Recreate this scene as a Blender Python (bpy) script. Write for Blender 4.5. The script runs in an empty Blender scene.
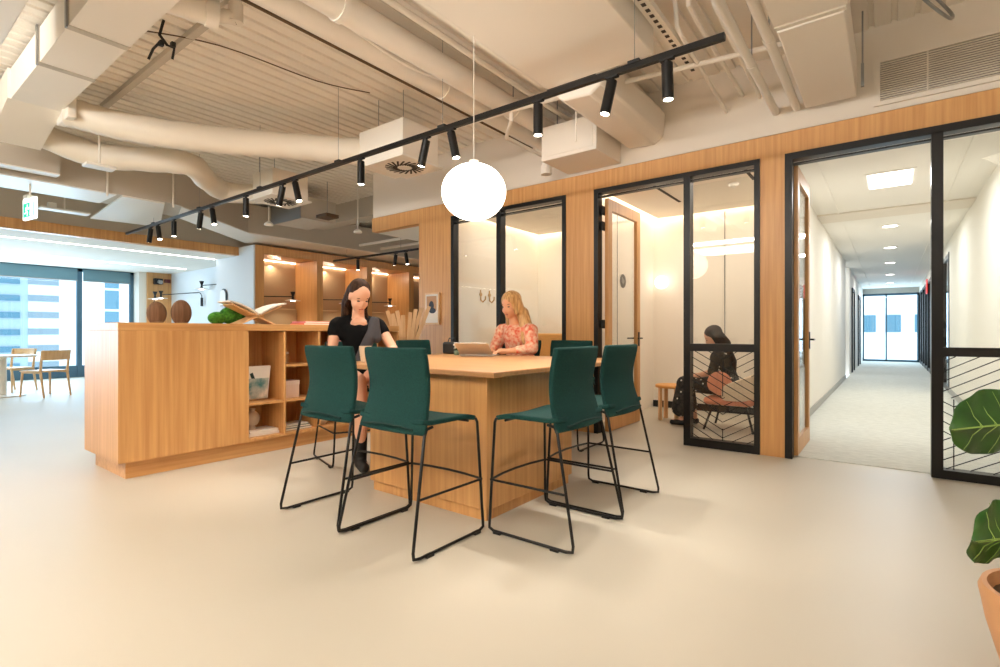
import bpy, bmesh, math, random
from mathutils import Vector, Matrix
random.seed(7)
C = bpy.context.scene.collection
PI = math.pi
R = math.radians

# ------------------------------------------------------------------ materials
def srgb(r, g, b):
    def f(c):
        c /= 255.0
        return c / 12.92 if c <= .04045 else ((c + .055) / 1.055) ** 2.4
    return (f(r), f(g), f(b), 1)

MATS = {}
def mat(name, col, rough=.5, metal=0, emit=None, es=0, spec=.5, noise=None, bump=0, bscale=80, trans=0, sheen=0):
    m = bpy.data.materials.new(name); m.use_nodes = True
    nt = m.node_tree; b = nt.nodes['Principled BSDF']
    b.inputs['Base Color'].default_value = col
    b.inputs['Roughness'].default_value = rough
    b.inputs['Metallic'].default_value = metal
    b.inputs['Specular IOR Level'].default_value = spec
    if sheen: b.inputs['Sheen Weight'].default_value = sheen
    if trans: b.inputs['Transmission Weight'].default_value = trans
    if emit:
        b.inputs['Emission Color'].default_value = emit
        b.inputs['Emission Strength'].default_value = es
    tc = nt.nodes.new('ShaderNodeTexCoord')
    if noise:                                   # noise = (scale xyz, colour a, colour b, detail)
        mp = nt.nodes.new('ShaderNodeMapping'); mp.inputs['Scale'].default_value = noise[0]
        nz = nt.nodes.new('ShaderNodeTexNoise'); nz.inputs['Scale'].default_value = 1; nz.inputs['Detail'].default_value = noise[3]
        cr = nt.nodes.new('ShaderNodeValToRGB')
        cr.color_ramp.elements[0].position = .32; cr.color_ramp.elements[1].position = .68
        cr.color_ramp.elements[0].color = noise[1]; cr.color_ramp.elements[1].color = noise[2]
        L = nt.links.new
        L(tc.outputs['Object'], mp.inputs['Vector']); L(mp.outputs[0], nz.inputs['Vector'])
        L(nz.outputs[0], cr.inputs[0]); L(cr.outputs[0], b.inputs['Base Color'])
    if bump:
        n2 = nt.nodes.new('ShaderNodeTexNoise'); n2.inputs['Scale'].default_value = bscale; n2.inputs['Detail'].default_value = 3
        bp = nt.nodes.new('ShaderNodeBump'); bp.inputs['Strength'].default_value = bump; bp.inputs['Distance'].default_value = .01
        nt.links.new(tc.outputs['Object'], n2.inputs['Vector'])
        nt.links.new(n2.outputs[0], bp.inputs['Height']); nt.links.new(bp.outputs[0], b.inputs['Normal'])
    MATS[name] = m
    return m

def wood(name, a, b, axis='z', rough=.36, k=34):
    sc = {'z': (k, k, 1.1), 'x': (1.1, k, k), 'y': (k, 1.1, k)}[axis]
    return mat(name, a, rough, noise=(sc, a, b, 4), bump=.03, bscale=60)

OA, OB = srgb(200, 144, 86), srgb(220, 168, 108)
M_oak = wood('oak_vertical', OA, OB, 'z')
M_oakx = wood('oak_along', srgb(170, 124, 80), srgb(188, 140, 94), 'x', .38)
M_oaky = wood('oak_top', OA, OB, 'y')
M_oakd = wood('oak_inner', srgb(176, 124, 76), srgb(196, 146, 96), 'z', .6)
M_beech = wood('beech', srgb(222, 180, 130), srgb(234, 196, 150), 'z', .4)
M_floor = mat('vinyl_floor', srgb(199, 191, 177), .42, noise=((.35, .35, .35), srgb(195, 187, 172), srgb(203, 196, 182), 2), spec=.4)
M_white = mat('white_paint', srgb(238, 232, 222), .75)
M_deck = mat('painted_deck', srgb(238, 230, 218), .8)
M_serv = mat('painted_services', srgb(240, 232, 220), .6, bump=.05, bscale=9)
M_duct = mat('duct_wrap', srgb(234, 224, 208), .5, bump=.15, bscale=5)
M_upper = mat('grey_white_paint', srgb(228, 218, 204), .85)
M_beam = mat('grey_duct_paint', srgb(196, 186, 172), .8)
M_black = mat('black_metal', srgb(28, 26, 25), .35, .4)
M_blackm = mat('black_matt', srgb(24, 23, 23), .6)
M_galv = mat('galvanised', srgb(160, 160, 158), .4, .8)
M_dark = mat('dark_gap', srgb(70, 64, 58), .9)
M_teal = mat('teal_fabric', srgb(17, 58, 56), .85, bump=.25, bscale=500, spec=.25, noise=((160, 160, 160), srgb(14, 52, 50), srgb(21, 66, 63), 2))
M_offwall = mat('office_wall', srgb(242, 234, 222), .7)
M_carpet = mat('carpet', srgb(214, 214, 206), .95, noise=((14, 90, 20), srgb(200, 200, 192), srgb(226, 226, 218), 3), bump=.4, bscale=300)
M_globe = mat('opal_glass', (1, 1, 1, 1), .2, emit=(1, .93, .82, 1), es=5)
M_globe2 = mat('opal_glass_dim', (1, 1, 1, 1), .2, emit=(1, .93, .82, 1), es=1.6)
M_led = mat('warm_led', (1, 1, 1, 1), .5, emit=(1, .86, .66, 1), es=7)
M_ledw = mat('white_led', (1, 1, 1, 1), .5, emit=(1, .97, .92, 1), es=5)
M_lens = mat('spot_lens', (1, 1, 1, 1), .3, emit=(1, .88, .7, 1), es=22)
M_skin = mat('skin', srgb(228, 176, 148), .5, bump=.03)
M_skin2 = mat('skin_warm', srgb(232, 172, 134), .5)
M_brown = mat('brown_hair', srgb(52, 34, 24), .6, spec=.15, noise=((60, 60, 6), srgb(40, 25, 18), srgb(78, 52, 36), 3))
M_blond = mat('blond_hair', srgb(206, 158, 96), .45, noise=((60, 60, 6), srgb(176, 124, 68), srgb(232, 192, 132), 3))
M_dhair = mat('dark_hair', srgb(48, 34, 28), .45, spec=.15, noise=((60, 60, 6), srgb(34, 24, 20), srgb(70, 50, 40), 3))
M_tee = mat('black_cotton', srgb(12, 12, 14), .85, spec=.15)
M_cardi = mat('charcoal_knit', srgb(62, 60, 64), .9)
M_floral = mat('pink_floral', srgb(225, 120, 90), .8, noise=((26, 26, 26), srgb(224, 96, 66), srgb(246, 214, 184), 2))
M_bfloral = mat('black_floral', srgb(24, 24, 26), .8, noise=((30, 30, 30), srgb(20, 20, 22), srgb(60, 56, 50), 2))
M_lip = mat('lips', srgb(200, 116, 104), .4)
M_brow = mat('brow', srgb(120, 84, 62), .7)
M_alu = mat('laptop_shell', srgb(205, 202, 198), .4)
M_iris = mat('dark_eye', srgb(40, 28, 22), .3)
M_leaf = mat('fig_leaf', srgb(44, 92, 28), .28, noise=((9, 9, 9), srgb(28, 70, 18), srgb(56, 104, 34), 3))
M_vein = mat('leaf_vein', srgb(150, 182, 92), .4)
M_pot = mat('tan_pot', srgb(214, 158, 110), .5)
M_stem = mat('stem_bark', srgb(96, 72, 48), .8)
M_ceram = mat('beige_ceramic', srgb(208, 186, 160), .5)
M_wht = mat('white_ceramic', srgb(240, 234, 224), .35)
M_paper = mat('paper', srgb(240, 232, 222), .8)
M_cover = mat('teal_print', srgb(230, 222, 212), .6, noise=((9, 9, 9), srgb(70, 130, 132), srgb(238, 226, 214), 3))
M_pinkb = mat('pink_cover', srgb(226, 142, 150), .6)
M_orb = mat('coral_cover', srgb(222, 120, 84), .6)
M_moss = mat('moss', srgb(60, 132, 36), .95, bump=.8, bscale=70, noise=((40, 40, 40), srgb(38, 100, 24), srgb(84, 156, 48), 2))
M_walnut = wood('carved_walnut', srgb(104, 74, 52), srgb(138, 104, 78), 'z', .7, 60)
M_grey = mat('grey_metal', srgb(168, 164, 160), .35, .6)
M_green = mat('exit_green', srgb(20, 160, 120), .4, emit=srgb(30, 180, 140), es=1.2)
M_exitw = mat('exit_white', srgb(245, 250, 248), .4, emit=srgb(240, 255, 250), es=1.5)
M_red = mat('exit_red', srgb(200, 40, 36), .4, emit=srgb(220, 50, 40), es=.6)
M_brass = mat('brass', srgb(196, 156, 92), .3, .9)
M_tan = mat('tan_leather', srgb(214, 158, 88), .6)
M_salmon = mat('salmon_fabric', srgb(226, 150, 120), .8)
M_cream = mat('cream_fabric', srgb(236, 216, 190), .8)
M_blind = mat('roller_blind', srgb(112, 146, 158), .8)
M_fr = mat('window_frame', srgb(72, 106, 126), .5)
M_facade = mat('white_facade', srgb(236, 240, 242), .8)
M_band = mat('grey_band', srgb(135, 148, 155), .6)
M_bwin = mat('blue_glazing', srgb(90, 128, 144), .2)
M_tint = mat('tinted_facade', srgb(165, 180, 190), .6)
M_amber = mat('orange_wood', srgb(232, 164, 84), .45)
M_niche = mat('niche_fabric', srgb(176, 146, 112), .85)
M_tat = mat('tattoo_ink', srgb(120, 84, 76), .6)
M_nook = mat('pale_nook_paint', srgb(222, 226, 230), .8)

def glassmat(name, tint, gl=.0):
    m = bpy.data.materials.new(name); m.use_nodes = True
    nt = m.node_tree; nt.nodes.clear()
    o = nt.nodes.new('ShaderNodeOutputMaterial'); mx = nt.nodes.new('ShaderNodeMixShader')
    t = nt.nodes.new('ShaderNodeBsdfTransparent'); g = nt.nodes.new('ShaderNodeBsdfGlossy'); f = nt.nodes.new('ShaderNodeFresnel')
    f.inputs['IOR'].default_value = 1.5; g.inputs['Roughness'].default_value = .0; t.inputs['Color'].default_value = tint
    L = nt.links.new
    gm = nt.nodes.new('ShaderNodeNewGeometry'); mr = nt.nodes.new('ShaderNodeMapRange')     # same reflectance on both faces
    mr.inputs[3].default_value = 1.5; mr.inputs[4].default_value = 1/1.5
    L(gm.outputs['Backfacing'], mr.inputs[0]); L(mr.outputs[0], f.inputs['IOR'])
    L(f.outputs[0], mx.inputs[0]); L(t.outputs[0], mx.inputs[1]); L(g.outputs[0], mx.inputs[2]); L(mx.outputs[0], o.inputs[0])
    return m
M_glass = glassmat('clear_glass', (.97, .98, .97, 1))
M_glassb = glassmat('blue_glass', (.86, .94, .98, 1))

# ------------------------------------------------------------------ mesh helpers
class MB:
    def __init__(s): s.bm = bmesh.new()
    def box(s, x0, x1, y0, y1, z0, z1):
        v = [s.bm.verts.new(p) for p in ((x0,y0,z0),(x1,y0,z0),(x1,y1,z0),(x0,y1,z0),(x0,y0,z1),(x1,y0,z1),(x1,y1,z1),(x0,y1,z1))]
        for f in ((3,2,1,0),(4,5,6,7),(0,1,5,4),(1,2,6,5),(2,3,7,6),(3,0,4,7)): s.bm.faces.new([v[i] for i in f])
        return s
    def obox(s, c, size, mtx):                    # oriented box
        n = len(s.bm.verts); s.bm.verts.ensure_lookup_table()
        a = [q / 2 for q in size]
        s.box(-a[0], a[0], -a[1], a[1], -a[2], a[2]); s.bm.verts.ensure_lookup_table()
        for v in s.bm.verts[n:]: v.co = Vector(c) + mtx @ v.co
        return s
    def prism(s, poly, z0, z1, axis='z'):
        def P(a, b, t): return {'z': (a, b, t), 'y': (a, t, b), 'x': (t, a, b)}[axis]
        lo = [s.bm.verts.new(P(a, b, z0)) for a, b in poly]; hi = [s.bm.verts.new(P(a, b, z1)) for a, b in poly]
        s.bm.faces.new(lo[::-1]); s.bm.faces.new(hi); n = len(poly)
        for i in range(n): s.bm.faces.new((lo[i], lo[(i+1) % n], hi[(i+1) % n], hi[i]))
        return s
    def ring(s, c, u, w, r, seg):
        return [s.bm.verts.new(Vector(c) + r * (math.cos(2*PI*i/seg) * u + math.sin(2*PI*i/seg) * w)) for i in range(seg)]
    def tube(s, pts, r, seg=8, caps=True):
        pts = [Vector(p) for p in pts]; n = len(pts); rr = r if isinstance(r, (list, tuple)) else [r] * n
        t0 = (pts[1] - pts[0]).normalized(); u = t0.orthogonal().normalized(); rings = []
        for i, p in enumerate(pts):
            if i == 0: t = t0
            elif i == n - 1: t = (pts[-1] - pts[-2]).normalized()
            else: t = ((pts[i+1] - p).normalized() + (p - pts[i-1]).normalized()).normalized()
            u = (u - u.dot(t) * t).normalized(); rings.append(s.ring(p, u, t.cross(u), rr[i], seg))
        for a, b in zip(rings, rings[1:]):
            for i in range(seg): s.bm.faces.new((a[i], a[(i+1) % seg], b[(i+1) % seg], b[i]))
        if caps: s.bm.faces.new(rings[0][::-1]); s.bm.faces.new(rings[-1])
        return s
    def cyl(s, a, b, r, r2=None, seg=20): return s.tube([a, b], [r, r if r2 is None else r2], seg)
    def lathe(s, prof, c=(0, 0, 0), seg=28):
        rings = []
        for r, z in prof:
            if r < 1e-5: rings.append([s.bm.verts.new((c[0], c[1], c[2] + z))])
            else: rings.append([s.bm.verts.new((c[0] + r*math.cos(2*PI*i/seg), c[1] + r*math.sin(2*PI*i/seg), c[2] + z)) for i in range(seg)])
        for a, b in zip(rings, rings[1:]):
            for i in range(seg):
                j = (i+1) % seg
                if len(a) == 1 and len(b) == 1: continue
                if len(a) == 1: s.bm.faces.new((a[0], b[j], b[i]))
                elif len(b) == 1: s.bm.faces.new((a[i], a[j], b[0]))
                else: s.bm.faces.new((a[i], a[j], b[j], b[i]))
        return s
    def ell(s, c, r, mtx=None, seg=20, rings=12):
        n = len(s.bm.verts)
        prof = [(math.sin(PI*k/rings), -math.cos(PI*k/rings)) for k in range(rings+1)]
        prof[0] = (0, -1); prof[-1] = (0, 1)
        s.lathe(prof, (0, 0, 0), seg); s.bm.verts.ensure_lookup_table()
        for v in list(s.bm.verts)[n:]:
            q = Vector((v.co.x*r[0], v.co.y*r[1], v.co.z*r[2]))
            v.co = Vector(c) + (mtx @ q if mtx else q)
        return s
    def sheet(s, grid, th):                       # grid of points -> thick sheet along the normals
        rows, cols = len(grid), len(grid[0]); g = [[Vector(p) for p in r] for r in grid]
        def nrm(i, j):
            a = g[min(i+1, rows-1)][j] - g[max(i-1, 0)][j]; b = g[i][min(j+1, cols-1)] - g[i][max(j-1, 0)]
            return a.cross(b).normalized()
        T = [[s.bm.verts.new(g[i][j] + nrm(i, j)*th/2) for j in range(cols)] for i in range(rows)]
        B = [[s.bm.verts.new(g[i][j] - nrm(i, j)*th/2) for j in range(cols)] for i in range(rows)]
        for i in range(rows-1):
            for j in range(cols-1):
                s.bm.faces.new((T[i][j], T[i+1][j], T[i+1][j+1], T[i][j+1])); s.bm.faces.new((B[i][j], B[i][j+1], B[i+1][j+1], B[i+1][j]))
        for i in range(rows-1):
            s.bm.faces.new((T[i][0], B[i][0], B[i+1][0], T[i+1][0])); s.bm.faces.new((T[i][-1], T[i+1][-1], B[i+1][-1], B[i][-1]))
        for j in range(cols-1):
            s.bm.faces.new((T[0][j], T[0][j+1], B[0][j+1], B[0][j])); s.bm.faces.new((T[-1][j], B[-1][j], B[-1][j+1], T[-1][j+1]))
        return s
    def build(s, name, m, parent=None, world=False, bevel=0, subsurf=0, flat=False):
        bm = s.bm; bmesh.ops.recalc_face_normals(bm, faces=bm.faces)
        if parent is not None and world:
            mt = parent.matrix_basis
            p = parent.parent
            while p: mt = p.matrix_basis @ mt; p = p.parent
            inv = mt.inverted()
            for v in bm.verts: v.co = inv @ v.co
        off = None
        if parent is None:
            xs = [v.co.x for v in bm.verts]; ys = [v.co.y for v in bm.verts]; z0 = min(v.co.z for v in bm.verts)
            off = Vector(((min(xs)+max(xs))/2, (min(ys)+max(ys))/2, z0))
            for v in bm.verts: v.co -= off
        me = bpy.data.meshes.new(name); bm.to_mesh(me); bm.free()
        if not flat:
            for p in me.polygons: p.use_smooth = True
            me.set_sharp_from_angle(angle=R(35))
        me.materials.append(m)
        o = bpy.data.objects.new(name, me); C.objects.link(o)
        if parent is not None: o.parent = parent
        else: o.location = off
        if bevel:
            b = o.modifiers.new('bevel', 'BEVEL'); b.width = bevel; b.segments = 2; b.limit_method = 'ANGLE'
        if subsurf:
            b = o.modifiers.new('sub', 'SUBSURF'); b.levels = b.render_levels = subsurf
        return o

def tag(o, label=None, cat=None, group=None, kind=None):
    if label: o['label'] = label
    if cat: o['category'] = cat
    if group: o['group'] = group
    if kind: o['kind'] = kind
    return o
def thing(name, label, cat, loc=(0, 0, 0), rz=0, group=None, kind=None):
    o = bpy.data.objects.new(name, None); C.objects.link(o); o.empty_display_size = .1
    o.location = loc; o.rotation_euler = (0, 0, rz); return tag(o, label, cat, group, kind)
def struct(name, mb, m, parent=None, **k):
    o = mb.build(name, m, parent, **k)
    if parent is None: o['kind'] = 'structure'
    return o
def sthing(name, loc=(0, 0, 0)):
    o = bpy.data.objects.new(name, None); C.objects.link(o); o.location = loc; o['kind'] = 'structure'; return o
def copy_tree(o, parent=None):
    c = o.copy(); C.objects.link(c)
    if parent: c.parent = parent
    for ch in [x for x in bpy.data.objects if x.parent == o and x != c]: copy_tree(ch, c)
    return c
def box(name, m, x0, x1, y0, y1, z0, z1, parent=None, **k):
    return MB().box(x0, x1, y0, y1, z0, z1).build(name, m, parent, world=parent is not None, **k)
def sbox(name, m, *b, **k):
    o = box(name, m, *b, **k); o['kind'] = 'structure'; return o

G = 5.334          # front face of the glazed wall
ZC = 2.93          # low ceilings
ZD = 3.72          # metal deck

# ------------------------------------------------------------------ room shell
sbox('floor', M_floor, -16.9, 4.1, -6, 12.5, -.1, 0)
sbox('floor_corridor', M_carpet, -.88, .905, G+.12, 25.8, -.02, .006)
# corrugated metal deck: ribs run along the corridor direction
mb = MB(); poly = []
x = -11.2
prof = []
while x < 4.1:
    prof += [(x, ZD), (x+.105, ZD), (x+.112, ZD+.022), (x+.143, ZD+.022)]; x += .15
prof += [(4.1, ZD), (4.1, ZD+.2), (-11.2, ZD+.2)]
mb.prism(prof, -6, 12.5, 'y'); struct('ceiling', mb, M_deck, flat=True)
sbox('wall_rear', M_white, -16.9, 4.1, -6.1, -6, 0, ZD+.2)
sbox('wall_right', M_white, 4.1, 4.2, -6.1, 12.5, 0, ZD+.2)
sbox('wall_far', M_upper, -12.3, -5.2, 12.5, 12.6, 0, ZD+.2)
# timber clad wall with openings
mb = MB()
for a, b in ((-5.57, -4.92), (-3.07, -2.70), (-.976, -.768), (2.2, 4.1)): mb.box(a, b, G, G+.12, 0, 2.79)
mb.box(-5.57, 4.1, G, G+.12, 2.79, 2.99); mb.box(-6.65, -5.57, G, G+.12, 2.772, 2.99)
struct('wall_timber', mb, M_oak)
sbox('wall_upper', M_upper, -6.65, 4.1, G+.02, G+.14, 3.0, ZD+.1)
sbox('wall_shadowgap', M_dark, -6.64, 4.1, G+.03, G+.11, 2.985, 3.005)
sbox('ceiling_soffit', M_white, -6.65, -5.22, G+.121, 12.4, 2.772, 2.95)
sbox('wall_office_side', M_offwall, -5.57, -5.2, G+.12, 12.5, 0, 2.9)

# offices
sbox('wall_office_left', M_offwall, -5.2, -5.1, G+.12, 8, 0, 3.05)
sbox('wall_office_divider', M_offwall, -3.05, -2.95, G+.12, 7.9, 0, 3.05)
sbox('wall_office_back', M_offwall, -5.2, -.9, 7.85, 7.95, 0, 3.05)
sbox('wall_corridor_left', M_white, -.97, -.885, G+.12, 15.4, 0, 3.0)
sbox('ceiling_office', M_offwall, -5.2, -.97, G+.12, 8, 3.04, 3.1)
for nm, a, b in (('ceiling_office_one', -5.0, -3.05), ('ceiling_office_two', -2.83, -.97)):
    sbox(nm, M_offwall, a, b, G+.12, 7.72, 2.9, 2.95)
mb = MB(); mb.box(-2.948, -.972, 7.83, 7.849, 0, .1); mb; mb.box(-5.099, -3.06, 7.83, 7.849, 0, .1)
struct('baseboard_office', mb, M_blackm)
mb = MB()
for x in (-1.9, -4.05): mb.box(x, x+.008, 7.843, 7.8505, .1, 2.9)
for y in (6.5,): mb.box(-2.951, -2.944, y, y+.008, .1, 2.9)
struct('trim_office_joints', mb, M_dark)
mb = MB().box(-2.93, -2.85, G+.2, 7.75, 2.99, 3.0).box(-2.93, -.99, 7.75, 7.83, 2.99, 3.0).box(-5.08, -5.02, G+.2, 7.75, 2.99, 3.0).box(-5.08, -3.07, 7.75, 7.83, 2.99, 3.0)
struct('trim_cove_light', mb, M_led)
t = mat('slot_dark', srgb(60, 52, 44), .8)
for i, (x, y0, y1) in enumerate(((-2.25, 5.75, 6.9), (-1.25, 5.7, 6.4))):
    o = box('air_slot', t, x, x+.035, y0, y1, 2.893, 2.899)
    tag(o, ('long thin black air slot in the lit meeting room ceiling, nearer the open door', 'short black air slot in the meeting room ceiling near the corridor side')[i], 'air vent', 'air slots')

# corridor
sbox('ceiling_corridor', M_white, -.97, 1.2, G+.12, 25.8, ZC, ZC+.06)
sbox('wall_corridor_right', M_white, .905, 1.0, G+.12, 13.0, 0, 3.0)
sbox('wall_corridor_recess', M_white, -1.3, -1.2, 15.4, 25.8, 0, 3.0)
sbox('wall_corridor_step', M_white, -1.2, -.885, 15.3, 15.4, 0, 3.0)
sbox('wall_corridor_far', M_white, -1.2, -.885, 17.0, 25.8, 0, 3.0)
sbox('baseboard_left', M_grey, -.884, -.87, G+.9, 15.4, .006, .1)
sbox('baseboard_right', M_grey, .89, .904, G+.2, 13, .006, .1)
sbox('trim_1', M_upper, -.88, .9, 9.1, 9.75, ZC-.02, ZC-.001)
mb = MB().box(-.62, -.6, G+.2, 25, ZC-.012, ZC-.001).box(.6, .62, G+.2, 25, ZC-.012, ZC-.001); struct('trim_2', mb, M_white)
o = thing('ceiling_light_panel', 'bright rectangular light panel in the corridor ceiling', 'ceiling light', (0, 7.45, 2.9))
box('diffuser', mat('panel_light', (1, 1, 1, 1), .5, emit=(1, 1, 1, 1), es=3.5), -.2, .2, 7.12, 7.78, ZC-.016, ZC-.008, parent=o)
box('frame', M_white, -.23, .23, 7.08, 7.82, ZC-.007, ZC-.001, parent=o)
first = None
pos = (10.7, 13.4, 16.3, 19.6, 23.0)
names = ('nearest', 'second nearest', 'third', 'fourth', 'last, closest to the end window')
for y, n in zip(pos, names):
    if not first:
        first = thing('corridor_downlight', '', 'ceiling light', (0, y, ZC-.01)); a = first
        MB().cyl((0, 0, 0), (0, 0, .008), .13).build('trim_ring', M_white, a)
        MB().cyl((0, 0, -.004), (0, 0, .002), .1).build('diffuser', M_ledw, a)
    else: a = copy_tree(first)
    a.location = (0, y, ZC-.01); a['group'] = 'corridor downlights'
    a['label'] = 'small round downlight in the corridor ceiling, ' + n + ' along the row'
# corridor side frames
def glazed(name, y0, y1, x, side):
    e = sthing(name, (x, (y0+y1)/2, 0))
    mb = MB(); n = max(1, round((y1-y0)/1.4))
    for k in range(n+1): yy = y0 + (y1-y0)*k/n; mb.box(x-.04, x+.04, yy-.04, yy+.04, .006, 2.7)
    mb.box(x-.03, x+.03, y0, y1, 2.62, 2.7); mb.box(x-.03, x+.03, y0, y1, .006, .1)
    mb.build('frame', M_black, e, world=True)
    MB().box(x-.006, x+.006, y0, y1, .1, 2.62).build('pane', M_glassb, e, world=True)
    return e
glazed('window_5', 13.05, 25.6, .93, 1)
sbox('wall_right_header', M_white, .905, 1.0, 13, 25.8, 2.7, 3.0)
sbox('wall_right_backing', M_fr, 1.2, 1.25, 13, 25.8, 0, 3)
mb = MB()
for a, b in ((17.9, 18.0), (19.0, 19.1), (21.5, 21.6), (22.8, 22.9)): mb.box(-.885, -.85, a, b, 0, 2.35)
mb.box(-.885, -.85, 17.9, 19.1, 2.35, 2.45); mb.box(-.885, -.85, 21.5, 22.9, 2.35, 2.45)
struct('trim_door_frames', mb, M_blackm)
e = sthing('window_4', (0, 25.7, 0))
mb = MB()
for x, w in ((-.87, .06), (-.12, .05), (.87, .06)): mb.box(x-w/2, x+w/2, 25.66, 25.74, 0, 2.72)
mb.box(-.885, .9, 25.66, 25.74, 2.64, 2.72); mb.box(-.885, .9, 25.66, 25.74, 0.006, .08)
mb.build('frame', M_fr, e, world=True)
MB().box(-.84, .84, 25.69, 25.705, .08, 2.64).build('pane', M_glassb, e, world=True)
sbox('wall_corridor_end', M_white, -1.3, 1.3, 25.74, 25.8, 2.72, 3)

# ------------------------------------------------------------------ black framed glazing
def chevrons(parent, x0, x1, z0, z1, xc, name='chevron_pattern'):
    """black lines on the lower pane, mirrored about the line xc"""
    mb = MB(); y = G+.045; t = math.tan(R(30)); H = z1 - z0
    def line(ax, az, bx, bz): 
        mb.obox(((ax+bx)/2, y, (az+bz)/2), (math.hypot(bx-ax, bz-az), .006, .007), Matrix.Rotation(-math.atan2(bz-az, bx-ax), 3, 'Y'))
    def fill(xa, xb, sgn, inside):
        c = -2.0
        while c < 3.5:
            run = None
            n = 70
            for k in range(n+1):
                x = xa + (xb-xa)*k/n; z = z0 + c + sgn*t*(x-xc)
                ok = z0 <= z <= z1 and inside(x, z)
                if ok and run is None: run = (x, z)
                if ok: last = (x, z)
                if (not ok or k == n) and run is not None:
                    if abs(last[0]-run[0]) > .01: line(run[0], run[1], last[0], last[1])
                    run = None
            c += .078
    zA, zB = z0 + .9*H, z0 + .5*H
    if abs((x0+x1)/2 - xc) < .1:
        fill(x0, xc, -1, lambda x, z: True)
        fill(xc, x1, 1, lambda x, z: z > zA - t*(x-xc) or z < zB - t*(x-xc))
        fill(xc, x1, -1, lambda x, z: zB - t*(x-xc) <= z <= zA - t*(x-xc))
        mb.box(xc-.0035, xc+.0035, y-.003, y+.003, zB, zA); mb.box(xc-.0035, xc+.0035, y-.003, y+.003, z0, z0+.12)
    else:
        zA, zB = z0+.62*H, z0+.27*H
        fill(x0, xc, 1, lambda x, z: z > zA - t*(x-xc) or z < zB - t*(x-xc))
        fill(x0, xc, -1, lambda x, z: zB - t*(x-xc) <= z <= zA - t*(x-xc))
        xm = xc + .75
        fill(xc, xm, 1, lambda x, z: z < z1 + .1 - t*(x-xc-.15)); fill(xc, xm, -1, lambda x, z: z >= z1 + .1 - t*(x-xc-.15))
        fill(xm, x1, -1, lambda x, z: True)
        mb.box(xc-.0035, xc+.0035, y-.003, y+.003, z0, zA)
    mb.build(name, M_black, parent, world=True)

def frame(mb, x0, x1, z0, z1, w=.05, bottom=True, d=(0, .1)):
    a, b = G-.012+d[0], G+d[1]
    mb.box(x0, x0+w, a, b, z0, z1); mb.box(x1-w, x1, a, b, z0, z1); mb.box(x0+w, x1-w, a, b, z1-w, z1)
    if bottom: mb.box(x0+w, x1-w, a, b, z0, z0+w+.02)
e = sthing('window_1', (-4, G, 0))
mb = MB(); frame(mb, -4.92, -3.07, 0, 2.79); mb.box(-4.11, -4.04, G-.012, G+.1, .07, 2.74); mb.box(-4.87, -3.12, G+.01, G+.08, 2.69, 2.705)
mb.build('frame', M_black, e, world=True)
MB().box(-4.87, -4.11, G+.045, G+.055, .07, 2.74).build('pane', M_glass, e, world=True)
MB().box(-4.04, -3.12, G+.045, G+.055, .07, 2.74).build('pane', M_glass, e, world=True)
e = sthing('window_2', (-1.8, G, 0))
mb = MB(); frame(mb, -2.70, -.976, 0, 2.79, bottom=False); mb.box(-1.685, -1.62, G-.012, G+.1, 0, 2.74); mb.box(-1.62, -1.026, G-.012, G+.1, 0, .08)
mb.box(-1.62, -1.026, G-.012, G+.1, .965, 1.04); mb.box(-2.65, -1.026, G+.02, G+.08, 2.70, 2.715)
mb.build('frame', M_black, e, world=True)
MB().box(-1.62, -1.026, G+.045, G+.055, 1.04, 2.66).build('pane', M_glass, e, world=True)
MB().box(-1.62, -1.026, G+.052, G+.062, .08, .965).build('pane', M_glass, e, world=True)
chevrons(e, -1.62, -1.026, .08, .965, -1.32)
e = sthing('window_3', (.7, G, 0))
mb = MB(); frame(mb, -.768, 2.2, 0, 2.79, .06, bottom=False); mb.box(.262, .335, G-.012, G+.1, 0, 2.74); mb.box(.335, 2.14, G-.012, G+.1, 0, .07)
mb.box(.335, 2.14, G-.012, G+.1, .965, 1.035); mb.box(-.71, 2.14, G+.02, G+.08, 2.69, 2.705)
mb.build('frame', M_black, e, world=True)
MB().box(.335, 2.14, G+.045, G+.055, 1.035, 2.67).build('pane', M_glass, e, world=True)
MB().box(.335, 2.14, G+.052, G+.062, .07, .965).build('pane', M_glass, e, world=True)
chevrons(e, .335, 2.14, .07, .965, .40)

def door(name, x, y0, y1, z1, handle_side):
    e = sthing(name, (x, y0, 0)); w = .1
    mb = MB(); mb.box(x-.022, x+.022, y0, y0+w, .012, z1); mb.box(x-.022, x+.022, y1-w, y1, .012, z1)
    mb.box(x-.022, x+.022, y0+w, y1-w, z1-.13, z1); mb.box(x-.022, x+.022, y0+w, y1-w, .012, .16)
    mb.build('leaf', M_oak, e, world=True)
    MB().box(x-.005, x+.005, y0+w, y1-w, .16, z1-.13).build('pane', M_glass, e, world=True)
    for z in (.35, 1.25, 2.38, 2.56):
        MB().box(x-.045, x-.02, y0-.07, y0+.03, z-.05, z+.05).build('hinge', M_blackm, e, world=True, bevel=.005)
    h = MB(); yy = y1-.05
    h.box(x-.03, x+.03, yy-.02, yy+.02, .98, 1.16)
    for s in (-1, 1): h.tube([(x, yy, 1.08), (x+s*.07, yy, 1.08), (x+s*.07, yy-.13, 1.08)], .01)
    h.build('handle', M_black, e, world=True)
    return e
e = door('door_1', -2.6, 5.45, 6.39, 2.7, 1)
MB().cyl((-2.592, 5.88, 1.78), (-2.589, 5.88, 1.78), .085).build('sticker', mat('grey_sticker', srgb(120, 116, 110), .5), e, world=True)
mb = MB()
for k in range(5): mb.box(-2.5885, -2.5870, 5.84+.02*k*.8, 5.852+.02*k*.8, 1.74+.012*abs(k-2), 1.83-.008*k)
mb.build('sticker_mark', mat('sticker_mark', srgb(180, 176, 168), .5), e, world=True)
door('door_2', -.70, 5.45, 6.33, 2.7, 1)

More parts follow.
